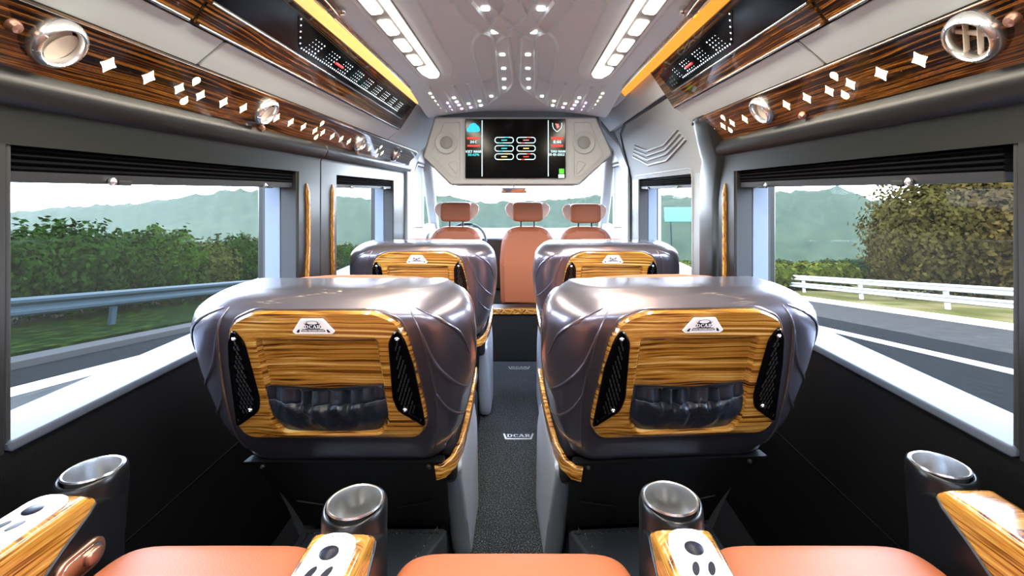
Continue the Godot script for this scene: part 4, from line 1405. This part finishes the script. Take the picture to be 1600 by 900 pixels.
# ---------------------------------------------------------------- rear bench and its consoles
func make_console(label: String, x: float, d: float, plate: bool, lever: float) -> void:
	# y measured down from the rim of the cup
	var t := thing("armrest_console", label, "armrest console", "armrest consoles with cup holders")
	t.position = Vector3(x, 0, -d)
	var rim := 0.765
	var g := Geo.new()
	# pod: an egg-shaped body, tilted a little towards the bench
	var rs := []
	for k in [[0.40, 0.036, 0.052, 0.03], [0.55, 0.041, 0.056, 0.02], [0.66, 0.045, 0.056, 0.01], [0.735, 0.0475, 0.052, 0.002], [0.757, 0.0475, 0.049, 0.0], [0.765, 0.0460, 0.047, 0.0], [0.767, 0.0435, 0.044, 0.0], [0.765, 0.0405, 0.0405, 0.0]]:
		var r := PackedVector3Array()
		for i in 32:
			var a := TAU * i / 32
			var back: float = maxf(0.0, sin(a))
			r.append(Vector3(cos(a) * k[1], k[0] - 0.004 * back, sin(a) * k[2] * (1.0 + 0.12 * back) + k[3]))
		rs.append(r)
	for yy in [0.70, 0.68]:
		var r := PackedVector3Array()
		for i in 32:
			var a := TAU * i / 32
			r.append(Vector3(cos(a) * 0.039, yy, sin(a) * 0.039))
		rs.append(r)
	g.rings(rs, true, true, true, 50.0)
	part("pod", g, M.pod, t, "black cup holder pod")
	g = Geo.new()
	g.lathe([Vector2(0.0415, rim + 0.001), Vector2(0.0405, rim + 0.004), Vector2(0.0385, rim + 0.003), Vector2(0.0375, rim - 0.004), Vector2(0.0365, rim - 0.050), Vector2(0.034, rim - 0.054), Vector2(0.0001, rim - 0.054), Vector2(0.0001, rim - 0.058), Vector2(0.0395, rim - 0.058)], Transform3D(), 40, 45.0, false)
	part("cup_holder", g, M.steel, t, "brushed steel cup holder")
	# wooden arm running back from the pod
	g = Geo.new()
	rs = []
	for k in [[0.044, 0.748, 0.735], [0.056, 0.757, 0.725], [0.10, 0.758, 0.70], [0.16, 0.758, 0.66], [0.24, 0.757, 0.62], [0.40, 0.755, 0.60]]:
		var r := PackedVector3Array()
		for p in Geo.rounded([Vector2(-0.041, k[1]), Vector2(0.041, k[1]), Vector2(0.0455, k[2]), Vector2(-0.0455, k[2])], 0.012, 3): r.append(Vector3(p.x, p.y, k[0]))
		rs.append(r)
	g.rings(rs, true, true, true, 40.0)
	part("wood_arm", g, M.wood_arm, t, "glossy wooden armrest side")
	g = Geo.new()
	rs = []
	for k in [[-0.01, 0.725], [0.044, 0.742], [0.056, 0.732], [0.10, 0.708], [0.16, 0.668], [0.24, 0.630], [0.40, 0.61]]:
		var r := PackedVector3Array()
		for p in Geo.rounded([Vector2(-0.0465, k[1]), Vector2(0.0465, k[1]), Vector2(0.043, 0.30), Vector2(-0.043, 0.30)], 0.008, 3): r.append(Vector3(p.x, p.y, k[0]))
		rs.append(r)
	g.rings(rs, true, true, true, 40.0)
	part("console_base", g, M.pod, t)
	if plate:
		g = Geo.new()
		g.plate(Geo.rounded([Vector2(-0.029, 0.060), Vector2(0.029, 0.060), Vector2(0.033, 0.30), Vector2(-0.033, 0.30)], 0.030, 6), Transform3D(Basis(Vector3.RIGHT, Vector3.BACK, Vector3.DOWN), Vector3.ZERO), -0.7645, -0.754, 0.003, 50.0)
		var cp := part("control_plate", g, M.white_plastic, t, "white control plate")
		g = Geo.new()
		g.lathe([Vector2(0.0125, 0.7635), Vector2(0.0125, 0.7655), Vector2(0.009, 0.7675), Vector2(0.0001, 0.7685)], Transform3D(Basis(), Vector3(0, 0, 0.100)), 24, 60.0)
		part("knob", g, M.navy_ink, cp, "dark blue round knob")
		for sx in [-1.0, 1.0]:
			g = Geo.new()
			g.plate(Geo.circle(0.0045, 16, 0.0115), Transform3D(Basis(Vector3.RIGHT, Vector3.BACK, Vector3.DOWN) * Basis(Vector3.BACK, 0.35), Vector3(sx * 0.010, 0.0, 0.134)), -0.7655, -0.763, 0.0003)
			part("slot", g, M.navy_ink, cp)
		for k in 7:
			var a := PI * (0.15 + 0.7 * k / 6.0)
			g = Geo.new()
			g.lathe([Vector2(0.0011, 0.7640), Vector2(0.0011, 0.7650), Vector2(0.0001, 0.7650)], Transform3D(Basis(), Vector3(cos(a) * 0.021, 0, 0.087 - sin(a) * 0.019)), 6)
			part("pin_hole", g, M.reveal, cp)
	if lever != 0.0:
		var lx := Transform3D(Basis(Vector3(0, 0, -lever), Vector3(0, 1, 0), Vector3(lever, 0, 0)), Vector3(lever * 0.0475, 0.665, 0.075))
		g = Geo.new()
		g.plate(Geo.rrect(0.085, 0.044, 0.021, 6), lx, -0.004, 0.004, 0.002, 50.0)
		var lv := part("lever_cup", g, M.chrome_warm, t, "coppery oval lever surround")
		g = Geo.new()
		g.plate(Geo.rrect(0.070, 0.032, 0.0155, 6), lx, 0.003, 0.0055, 0.001, 50.0)
		part("lever_plate", g, M.chrome, lv)
		g = Geo.new()
		g.pillow(Vector3(0.028, 0.022, 0.010), lx * Transform3D(Basis(), Vector3(0.016, 0, 0.008)), 0.6, 16, 8)
		part("lever", g, M.chrome_warm, lv)

func build_bench() -> void:
	for c in [[-0.468, 0.345, "tan leather bench cushion between the two consoles of the driver's side"], [0.007, 0.372, "tan leather bench cushion in the middle, facing the aisle"], [0.506, 0.365, "tan leather bench cushion between the two consoles of the door side"]]:
		var t := thing("bench_seat", c[2], "seat", "rear bench cushions")
		var mid: bool = abs(c[0]) < 0.1
		var dfront := 0.775 if mid else 0.80
		var g := Geo.new()
		g.pillow(Vector3(0.378 if mid else c[1], 0.16, 0.56), Transform3D(Basis(), Vector3(c[0] + (0.007 if mid else 0.0), 0.588 if mid else 0.582, -(dfront - 0.28))), 0.24, 48, 20)
		part("cushion", g, M.leather, t, "smooth tan leather")
		g = Geo.new()
		bx(g, c[0] - 0.18, c[0] + 0.18, 0.10, 0.52, 0.20, dfront - 0.06, 0.01)
		part("bench_base", g, M.black, t)
		g = Geo.new()
		bx(g, c[0] - 0.175, c[0] + 0.175, 0.515, 0.56, 0.3, dfront - 0.012, 0.012)
		part("wood_edge", g, M.wood_side, t, "wooden edge under the cushion")
		g = Geo.new()
		g.pillow(Vector3(0.40, 0.70, 0.16), Transform3D(Basis(Vector3.RIGHT, 0.25), Vector3(c[0], 0.95, 0.36)), 0.35)
		part("backrest", g, M.leather, t, "tan leather backrest")
	make_console("armrest console by the window, driver's side, with coppery lever", -0.705, 0.808, true, 1.0)
	make_console("armrest console with white control plate on the driver's side of the middle cushion", -0.228, 0.724, true, 1.0)
	make_console("armrest console with white control plate on the door side of the middle cushion", 0.256, 0.732, true, 0.0)
	make_console("armrest console by the window, door side, with plain wooden arm", 0.752, 0.822, false, 0.0)

# ---------------------------------------------------------------- the cab
func build_cab() -> void:
	for c in [[-0.492, "tan leather driver's seat beside the steering wheel", 0.0], [0.078, "tan leather middle cab seat in line with the aisle", 0.0], [0.536, "tan leather front passenger seat on the door side", -0.012]]:
		var t := thing("cab_seat", c[1], "seat", "tan cab seats")
		t.position = Vector3(c[0], 0.0, -3.72)
		var g := Geo.new()
		g.plate(Geo.rounded(mirrored([Vector2(0.10, 0.965), Vector2(0.165, 0.935), Vector2(0.205, 0.86), Vector2(0.222, 0.70), Vector2(0.212, 0.34)]), 0.05, 5), Transform3D(), -0.13, 0.0, 0.035, 60.0)
		part("backrest", g, M.leather_tan, t)
		g = Geo.new()
		g.pillow(Vector3(0.245, 0.155, 0.10), Transform3D(Basis(), Vector3(0, 1.082 + c[2], -0.06)), 0.32)
		var h := part("headrest", g, M.leather_tan, t)
		for s in [-1.0, 1.0]:
			g = Geo.new()
			var wing := Geo.rounded([Vector2(s * 0.105, 1.156 + c[2]), Vector2(s * 0.162, 1.150 + c[2]), Vector2(s * 0.185, 1.108 + c[2]), Vector2(s * 0.160, 1.050 + c[2]), Vector2(s * 0.105, 1.010 + c[2])], 0.025, 4)
			g.plate(wing, Transform3D(Basis(Vector3.UP, s * 0.2), Vector3(0, 0, -s * 0.0 - 0.085)), -0.03, 0.03, 0.008, 60.0)
			part("headrest_wing", g, M.leather_pale, h, "paler side wing")
			g = Geo.new()
			g.tube([Vector3(s * 0.052, 0.93, -0.065), Vector3(s * 0.052, 1.03, -0.065)], 0.008)
			part("headrest_post", g, M.black, t)
		g = Geo.new()
		g.pillow(Vector3(0.44, 0.14, 0.46), Transform3D(Basis(), Vector3(0, 0.42, -0.34)), 0.4)
		part("seat_cushion", g, M.leather_tan, t)
		g = Geo.new()
		g.box(Vector3(0, 0.225, -0.34), Vector3(0.34, 0.26, 0.38), 0.02)
		part("seat_base", g, M.black, t)
	var da := thing("dashboard", "pale dashboard with dark vents under the windscreen", "dashboard")
	var g := Geo.new()
	g.plate(Geo.rounded([Vector2(4.56, 0.60), Vector2(4.60, 0.80), Vector2(4.70, 0.845), Vector2(5.16, 0.85), Vector2(5.16, 0.10), Vector2(4.75, 0.10)], 0.04, 4), Transform3D(Basis(Vector3.FORWARD, Vector3.UP, Vector3.RIGHT), Vector3.ZERO), -0.89, 0.89, 0.02, 50.0)
	part("dash_body", g, M.cab_white, da)
	g = Geo.new()
	g.box(Vector3(-0.22, 0.55, -4.57), Vector3(0.28, 0.50, 0.10), 0.02)
	part("centre_stack", g, M.soft_black, da)
	for x in [-0.30, -0.14, 0.28]:
		g = Geo.new()
		g.box(Vector3(x, 0.74, -4.58), Vector3(0.10, 0.05, 0.08), 0.01)
		part("dash_vent", g, M.black, da)
	var sw := thing("steering_wheel", "dark steering wheel in front of the driver's seat", "steering wheel")
	var ring := []
	var tilt := Transform3D(Basis(Vector3.RIGHT, -0.6), Vector3(-0.495, 0.78, -4.42))
	for k in 37: ring.append(tilt * Vector3(cos(TAU * k / 36) * 0.19, sin(TAU * k / 36) * 0.19, 0))
	g = Geo.new()
	g.tube(ring, 0.014, 8, Vector3.RIGHT)
	part("rim", g, M.black, sw)
	for a in [0.1, PI - 0.1, -PI / 2]:
		g = Geo.new()
		g.tube([tilt * Vector3(0, 0, -0.02), tilt * Vector3(cos(a) * 0.19, sin(a) * 0.19, 0)], 0.012, 8, Vector3.RIGHT)
		part("spoke", g, M.soft_black, sw)
	g = Geo.new()
	g.pillow(Vector3(0.12, 0.10, 0.05), tilt, 0.6, 20, 10)
	part("hub", g, M.soft_black, sw)
	g = Geo.new()
	g.tube([tilt * Vector3(0, 0, -0.01), tilt * Vector3(0, 0, -0.12)], 0.03, 10, Vector3.RIGHT)
	part("column", g, M.soft_black, sw)
	var mi := thing("rear_view_mirror", "small rear view mirror hung inside the windscreen", "mirror")
	g = Geo.new()
	g.box(at(803, 297.5, 4.42), Vector3(0.24, 0.052, 0.03), 0.012)
	part("housing", g, M.cab_white, mi)
	g = Geo.new()
	g.plate(Geo.rrect(0.215, 0.040, 0.012), Transform3D(Basis(), at(803, 297.5, 4.42)), 0.012, 0.018, 0.001)
	part("mirror_glass", g, M.mirror, mi)
	g = Geo.new()
	var mm := at(803, 297.5, 4.42)
	g.tube([mm + Vector3(0, 0, -0.01), mm + Vector3(0, 0.12, -0.10), Vector3(mm.x, 1.62, -4.47)], 0.012)
	part("mirror_stem", g, M.cab_white, mi)
	var bo := thing("water_bottle", "clear water bottle beside the middle cab seat", "bottle")
	bo.position = Vector3(-0.215, 0.385, -3.53)
	g = Geo.new()
	g.lathe([Vector2(0.0001, 0.0), Vector2(0.028, 0.0), Vector2(0.030, 0.01), Vector2(0.028, 0.05), Vector2(0.030, 0.09), Vector2(0.029, 0.125), Vector2(0.012, 0.155), Vector2(0.011, 0.165), Vector2(0.0001, 0.165)], Transform3D(), 20, 50.0)
	part("bottle_body", g, M.bottle, bo)
	g = Geo.new()
	g.lathe([Vector2(0.0001, 0.165), Vector2(0.014, 0.165), Vector2(0.014, 0.185), Vector2(0.0001, 0.185)], Transform3D(), 16)
	part("bottle_cap", g, M.white_plastic, bo)

# ---------------------------------------------------------------- the road outside
# The road falls away ahead of the van: its lines meet about 105 pixels below the cabin's.
var R_OUT := Basis(Vector3.RIGHT, -atan(105.0 / 740.0))
const ROAD := -1.75

func outside(p: Vector3) -> Vector3:
	return EYE + R_OUT * p

func out_part(called: String, g: Geo, m: Material, parent: Node3D, label := "") -> MeshInstance3D:
	return part(called, g, m, parent, label)

func out_thing(called: String, label: String, category: String, where: Vector3, group := "", kind := "") -> Node3D:
	var t := thing(called, label, category, group, kind)
	t.transform = Transform3D(R_OUT, outside(where))
	return t

func leafy(n: int, size: Vector3, leaf: float, sd: int, lump: float) -> ArrayMesh:
	# a crown of many small leaves on a lumpy ellipsoid, standing on its base
	rng.seed = sd
	var nz := FastNoiseLite.new()
	nz.seed = sd
	nz.frequency = 1.3
	var vs := PackedVector3Array()
	var ns := PackedVector3Array()
	var cs := PackedColorArray()
	for i in n:
		var dir := Vector3(rng.randfn(), rng.randfn(), rng.randfn()).normalized()
		var r := 1.0 + lump * nz.get_noise_3dv(dir * 2.2)
		r *= pow(rng.randf(), 0.34)
		var p := Vector3(dir.x * size.x / 2, size.y / 2 + dir.y * size.y / 2, dir.z * size.z / 2)
		p = Vector3(p.x * r, size.y / 2 + (p.y - size.y / 2) * r, p.z * r)
		p.y = max(p.y, 0.02)
		var nn := (dir + Vector3(rng.randfn(), rng.randfn(), rng.randfn()) * 0.5).normalized()
		var a := nn.cross(Vector3(rng.randfn(), rng.randfn(), rng.randfn())).normalized() * leaf * rng.randf_range(0.6, 1.3)
		var b := nn.cross(a).normalized() * leaf * rng.randf_range(0.4, 0.8)
		var tone := rng.randf() * 0.5 + 0.5 * clampf(0.5 + 0.9 * nz.get_noise_3dv(p * 0.8 + Vector3(9, 0, 0)), 0.0, 1.0)
		for q in [p - a, p + b, p + a, p - a, p + a, p - b]:
			vs.append(q)
			ns.append(nn)
			cs.append(Color(tone, tone, tone))
	var arr := []
	arr.resize(Mesh.ARRAY_MAX)
	arr[Mesh.ARRAY_VERTEX] = vs
	arr[Mesh.ARRAY_NORMAL] = ns
	arr[Mesh.ARRAY_COLOR] = cs
	var m := ArrayMesh.new()
	m.add_surface_from_arrays(Mesh.PRIMITIVE_TRIANGLES, arr)
	return m

func strip_of(x0: float, x1: float, y: float, d0: float, d1: float, thick := 0.2) -> Geo:
	var g := Geo.new()
	g.box(Vector3((x0 + x1) / 2, ROAD + y - thick / 2, -(d0 + d1) / 2), Vector3(abs(x1 - x0), thick, d1 - d0), 0.01)
	return g

func build_outside() -> void:
	mat("asphalt", rgb(82, 82, 82), 0.95, 0.0, {"metallic_specular": 0.04, "albedo_texture": noise_tex(0.05, 31, 512, ramp_of([[0.0, rgb(96, 98, 96)], [0.5, rgb(112, 114, 111)], [1.0, rgb(130, 131, 126)]]), 4)}.merged(tri(Vector3(0.35, 0.35, 0.06))))
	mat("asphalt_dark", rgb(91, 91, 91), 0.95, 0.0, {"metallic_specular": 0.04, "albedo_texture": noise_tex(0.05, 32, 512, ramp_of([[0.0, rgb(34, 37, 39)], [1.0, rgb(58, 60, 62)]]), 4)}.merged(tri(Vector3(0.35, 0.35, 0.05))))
	mat("asphalt_worn", rgb(91, 91, 91), 0.95, 0.0, {"metallic_specular": 0.04, "albedo_texture": noise_tex(0.05, 33, 512, ramp_of([[0.0, rgb(78, 76, 75)], [0.5, rgb(100, 97, 93)], [1.0, rgb(124, 118, 110)]]), 4)}.merged(tri(Vector3(0.35, 0.35, 0.05))))
	mat("road_paint", rgb(121, 121, 119), 0.7, 0.0, {"metallic_specular": 0.05})
	mat("kerb", rgb(31, 31, 31), 0.85, 0.0, {"metallic_specular": 0.06})
	mat("kerb_bright", rgb(134, 128, 109), 0.85, 0.0, {"metallic_specular": 0.06})
	mat("rail_steel", rgb(22, 31, 35), 0.5, 0.2, {"metallic_specular": 0.06})
	mat("rail_white", rgb(130, 130, 128), 0.6, 0.0, {"metallic_specular": 0.06})
	mat("verge", rgb(78, 78, 78), 0.95, 0.0, {"metallic_specular": 0.04, "albedo_texture": noise_tex(0.03, 35, 512, ramp_of([[0.0, rgb(14, 26, 8)], [0.5, rgb(34, 58, 16)], [0.8, rgb(70, 96, 30)], [1.0, rgb(104, 124, 50)]]), 4)}.merged(tri(Vector3(0.25, 0.25, 0.12))))
	mat("field", rgb(91, 91, 91), 0.95, 0.0, {"metallic_specular": 0.04, "albedo_texture": noise_tex(0.02, 36, 512, ramp_of([[0.0, rgb(96, 104, 44)], [0.5, rgb(150, 140, 80)], [0.75, rgb(196, 176, 122)], [1.0, rgb(120, 128, 60)]]), 4)}.merged(tri(Vector3(0.03, 0.03, 0.02))))
	mat("hedge_leaf", rgb(94, 94, 94), 0.9, 0.0, {"metallic_specular": 0.04, "vertex_color_use_as_albedo": true})
	mat("woods", rgb(97, 97, 97), 1.0, 0.0, {"metallic_specular": 0.04, "albedo_texture": noise_tex(0.02, 42, 512, ramp_of([[0.0, rgb(52, 72, 48)], [0.5, rgb(72, 92, 62)], [1.0, rgb(92, 108, 74)]]), 4)}.merged(tri(Vector3(0.02, 0.03, 0.02))))
	mat("bark", rgb(70, 58, 44), 0.9)
	mat("sign_green", rgb(6, 62, 51), 0.5)

	var road := out_thing("road", "wide asphalt road with painted edge lines outside the windows", "road", Vector3.ZERO, "", "structure")
	out_part("near_lane", strip_of(-6.6, -1.2, 0, -30, 400), M.asphalt, road)
	out_part("dark_lane", strip_of(-1.2, 9.2, 0, -30, 400), M.asphalt_dark, road)
	out_part("shoulder", strip_of(9.2, 12.3, 0, -30, 400), M.asphalt_worn, road)
	out_part("shadow_strip", strip_of(-8.25, -6.6, -0.02, -30, 400), M.asphalt_dark, road)  # dark asphalt colour stands for the shadow between edge line and kerb
	out_part("edge_line", strip_of(-7.0, -6.55, 0.006, -30, 400, 0.02), M.road_paint, road, "painted edge line before the hedge")
	out_part("edge_line", strip_of(7.55, 7.9, 0.006, -30, 400, 0.02), M.road_paint, road, "painted edge line on the open side")
	out_part("kerb", strip_of(-8.75, -8.2, 0.10, -30, 400), M.kerb, road)
	out_part("kerb", strip_of(12.2, 12.9, 0.10, -30, 400), M.kerb_bright, road)
	var vg := out_thing("grass_verge", "dark green grass bank under the guardrail beside the hedge", "grass", Vector3.ZERO, "", "stuff")
	out_part("turf", strip_of(-40.0, -8.7, 0.16, -30, 400), M.verge, vg)
	var fi := out_thing("field", "dry yellow-green field beyond the white guardrail", "field", Vector3.ZERO, "", "stuff")
	out_part("ground_cover", strip_of(12.8, 300.0, 0.12, -30, 400), M.field, fi)

	# guardrails
	for s in [-1.0, 1.0]:
		var gr := out_thing("guardrail", "steel blue-grey guardrail before the hedge" if s < 0 else "white double guardrail along the open field", "guardrail", Vector3.ZERO, "road guardrails")
		var m: Material = M.rail_steel if s < 0 else M.rail_white
		var x := -10.0 if s < 0 else 14.0
		for yy in ([0.80] if s < 0 else [0.82, 0.46]):
			var g := Geo.new()
			var h := 0.19 if s < 0 else 0.12
			var prof := PackedVector2Array()
			for k in [Vector2(0.0, 1.0), Vector2(0.06, 0.75), Vector2(0.06, 0.45), Vector2(0.0, 0.12), Vector2(0.0, -0.12), Vector2(0.06, -0.45), Vector2(0.06, -0.75), Vector2(0.0, -1.0), Vector2(-0.02, -1.0), Vector2(-0.02, 1.0)]: prof.append(Vector2(k.x * -s, k.y * h))
			g.sweep([Vector3(x, ROAD + yy, 20), Vector3(x, ROAD + yy, -300)], prof, Vector3.UP, 30.0)
			out_part("rail_beam", g, m, gr)
		var pm := Geo.new()
		pm.box(Vector3(0, 0.45, 0), Vector3(0.10, 0.95, 0.14), 0.01)
		var pmesh := pm.mesh()
		for k in 24:
			var o := part_mesh("post", pmesh, m, gr)
			o.position = Vector3(x + s * 0.08, ROAD, -(k * 4.0 - 4.0))

	# hedge: single bushes set close together, three shapes
	var shades := [[rgb(46, 72, 20), rgb(72, 104, 30)], [rgb(70, 78, 32), rgb(98, 104, 46)], [rgb(36, 60, 18), rgb(56, 86, 26)]]
	var bushes := []
	var inner := []
	for k in 3: bushes.append(tinted(leafy(9000, Vector3(2.7, 2.5, 2.7), 0.08, 60 + k, 0.5), shades[k][0], shades[k][1]))
	for k in 3:
		rng.seed = 70 + k
		var g := Geo.new()
		for q in 7:
			var lean := Vector3(rng.randf_range(-0.9, 0.9), rng.randf_range(1.5, 2.1), rng.randf_range(-0.9, 0.9))
			g.tube([Vector3(lean.x * 0.1, 0, lean.z * 0.1), lean * 0.5, lean], 0.03, 5, Vector3.BACK, [1.0, 0.7, 0.3])
		inner.append(g.mesh())
	rng.seed = 5
	for k in 26:
		var d := 2.0 + k * 1.9 + rng.randf_range(-0.2, 0.2)
		var t := out_thing("hedge_bush", "dense dark green bush in the roadside hedge behind the guardrail", "bush", Vector3(-12.9 + rng.randf_range(-0.3, 0.3), ROAD + 0.1, -d), "bushes of the roadside hedge")
		var i := rng.randi() % 3
		part_mesh("foliage", bushes[i], M.hedge_leaf, t)
		part_mesh("branches", inner[i], M.bark, t)
		t.transform = t.transform * Transform3D(Basis(Vector3.UP, rng.randf() * TAU).scaled(Vector3.ONE * rng.randf_range(0.92, 1.10)), Vector3.ZERO)

	# trees on the right, beyond the guardrail
	var crowns := []
	var tones := [[rgb(96, 86, 44), rgb(126, 112, 58)], [rgb(82, 84, 48), rgb(108, 108, 64)], [rgb(110, 92, 48), rgb(142, 118, 62)]]
	for k in 3: crowns.append(tinted(leafy(9000, Vector3(4.6, 6.4, 4.6), 0.125, 80 + k, 0.7), tones[k][0], tones[k][1]))
	var spots := [[1440, 20.0, 0.86], [1500, 21.5, 0.98], [1560, 19.0, 0.90], [1475, 26.0, 1.0], [1610, 20.5, 1.0], [1405, 27.0, 0.75], [1660, 18.0, 1.0], [1540, 27.0, 1.15]]
	rng.seed = 6
	for k in spots.size():
		var d: float = spots[k][1]
		var t := out_thing("roadside_tree", "olive brown leafy tree beyond the white guardrail", "tree", Vector3((spots[k][0] - 814.0) / 740.0 * d, ROAD - 0.1, -d), "trees beyond the white guardrail")
		part_mesh("crown", crowns[k % 3], M.hedge_leaf, t)
		var g := Geo.new()
		g.tube([Vector3(0, 0, 0), Vector3(0.05, 1.6, 0.02), Vector3(-0.05, 3.6, 0)], 0.16, 8, Vector3.BACK, [1.0, 0.8, 0.4])
		part("trunk", g, M.bark, t)
		t.transform = t.transform * Transform3D(Basis(Vector3.UP, rng.randf() * TAU).scaled(Vector3.ONE * float(spots[k][2])), Vector3.ZERO)
	# low bushes along the field
	var low := tinted(leafy(1800, Vector3(3.0, 1.5, 2.6), 0.16, 95, 0.5), rgb(104, 116, 40), rgb(146, 154, 58))
	var lowd := tinted(leafy(1800, Vector3(3.4, 1.6, 3.0), 0.18, 96, 0.5), rgb(50, 68, 42), rgb(68, 90, 54))
	for b in [[1200, 26, 0], [1235, 27, 0], [1268, 26, 0], [1298, 28, 0], [1345, 34, 1], [1380, 36, 1], [1320, 60, 1], [1350, 62, 1], [1290, 64, 1], [1215, 66, 1], [1400, 40, 0], [1060, 60, 0], [1075, 40, 0]]:
		var d: float = b[1]
		var t := out_thing("field_bush", ("bright yellow-green low bush" if b[2] == 0 else "dark low bush") + " standing in the field", "bush", Vector3((b[0] - 814.0) / 740.0 * d, ROAD + 0.1, -d), "bright field bushes" if b[2] == 0 else "dark field bushes")
		part_mesh("foliage", low if b[2] == 0 else lowd, M.hedge_leaf, t)
	# hills: ridge tops read off the photograph, far beyond everything else
	hill("blue-grey hazy wooded hill behind the hedge", [[-260, 330], [-60, 336], [40, 332], [110, 324], [190, 321], [250, 315], [320, 305], [355, 298], [400, 302], [470, 306], [540, 311], [600, 313], [690, 318]], 190.0, M.woods, 3)
	hill("grey-green hazy hill ahead of the windscreen", [[560, 330], [640, 310], [680, 305], [720, 312], [745, 319], [800, 318], [870, 314], [950, 308], [1010, 301], [1040, 306], [1085, 312]], 230.0, M.woods, 4)
	hill("green wooded hill behind the field", [[980, 322], [1080, 312], [1185, 304], [1230, 301], [1270, 303], [1312, 295], [1340, 304], [1370, 316], [1440, 322], [1560, 330], [1700, 336], [1900, 340]], 170.0, M.woods, 5)
	# haze between the fields and the hills
	var hz := FogVolume.new()
	hz.name = numbered("haze_bank")
	hz.size = Vector3(700, 90, 90)
	var fm := FogMaterial.new()
	fm.density = 0.0002
	fm.albedo = rgb(236, 244, 250)
	hz.material = fm
	add_child(hz)
	hz.transform = Transform3D(R_OUT, outside(Vector3(0, 25, -98)))
	tag(hz, "thin pale haze hanging before the distant hills", "haze", "", "stuff")
	# road sign
	var sg := out_thing("road_sign", "green motorway sign beside the road, seen through the sliding door window", "sign", Vector3((1068 - 814.0) / 740.0 * 38.0, ROAD, -38.0))
	var g2 := Geo.new()
	g2.box(Vector3(0, 5.3, 0), Vector3(3.0, 1.2, 0.08), 0.03)
	part("sign_board", g2, M.sign_green, sg)
	for s in [-1.0, 1.0]:
		g2 = Geo.new()
		g2.tube([Vector3(s * 1.0, 0, -0.08), Vector3(s * 1.0, 5.7, -0.08)], 0.06)
		part("sign_post", g2, M.rail_steel, sg)

func tinted(me: ArrayMesh, a: Color, b: Color) -> ArrayMesh:
	var arr := me.surface_get_arrays(0)
	var c: PackedColorArray = arr[Mesh.ARRAY_COLOR]
	var la := a.srgb_to_linear()
	var lb := b.srgb_to_linear()
	for i in c.size(): c[i] = la.lerp(lb, c[i].r)
	arr[Mesh.ARRAY_COLOR] = c
	var m := ArrayMesh.new()
	m.add_surface_from_arrays(Mesh.PRIMITIVE_TRIANGLES, arr)
	return m

func hill(label: String, tops: Array, dist: float, m: Material, sd: int) -> void:
	var t := out_thing("hill", label, "hill", Vector3.ZERO)
	var nz := FastNoiseLite.new()
	nz.seed = sd
	nz.frequency = 0.06
	var rs := []
	var nrow := 14
	var cols := []
	var n := 110
	for i in n + 1:
		var px := lerpf(tops[0][0], tops[-1][0], float(i) / n)
		var k := 0
		while k < tops.size() - 2 and tops[k + 1][0] < px: k += 1
		var py := lerpf(tops[k][1], tops[k + 1][1], (px - tops[k][0]) / (tops[k + 1][0] - tops[k][0]))
		cols.append(Vector2(px, py))
	for j in nrow + 1:
		var v := float(j) / nrow
		var r := PackedVector3Array()
		for i in n + 1:
			var c: Vector2 = cols[i]
			var d := dist * (1.0 + 0.55 * (v - 0.65))
			# the ridge stands at v = 0.65, its height in metres from its own distance
			var peak := (405.0 - c.y) / F * dist - ROAD
			var up := sin(PI * clampf(v / 1.3, 0.0, 1.0))
			var y := ROAD + peak * up
			y += (nz.get_noise_2d(c.x * 0.6, v * 60.0) * 1.6 + nz.get_noise_2d(c.x * 2.3, v * 160.0) * 0.8) * up
			r.append(Vector3((c.x - VX) / F * d, y, -d))
		rs.append(r)
	var g := Geo.new()
	g.rings(rs, false, false, false, 60.0, Vector3(0, 400, 0))
	part("slope", g, m, t)
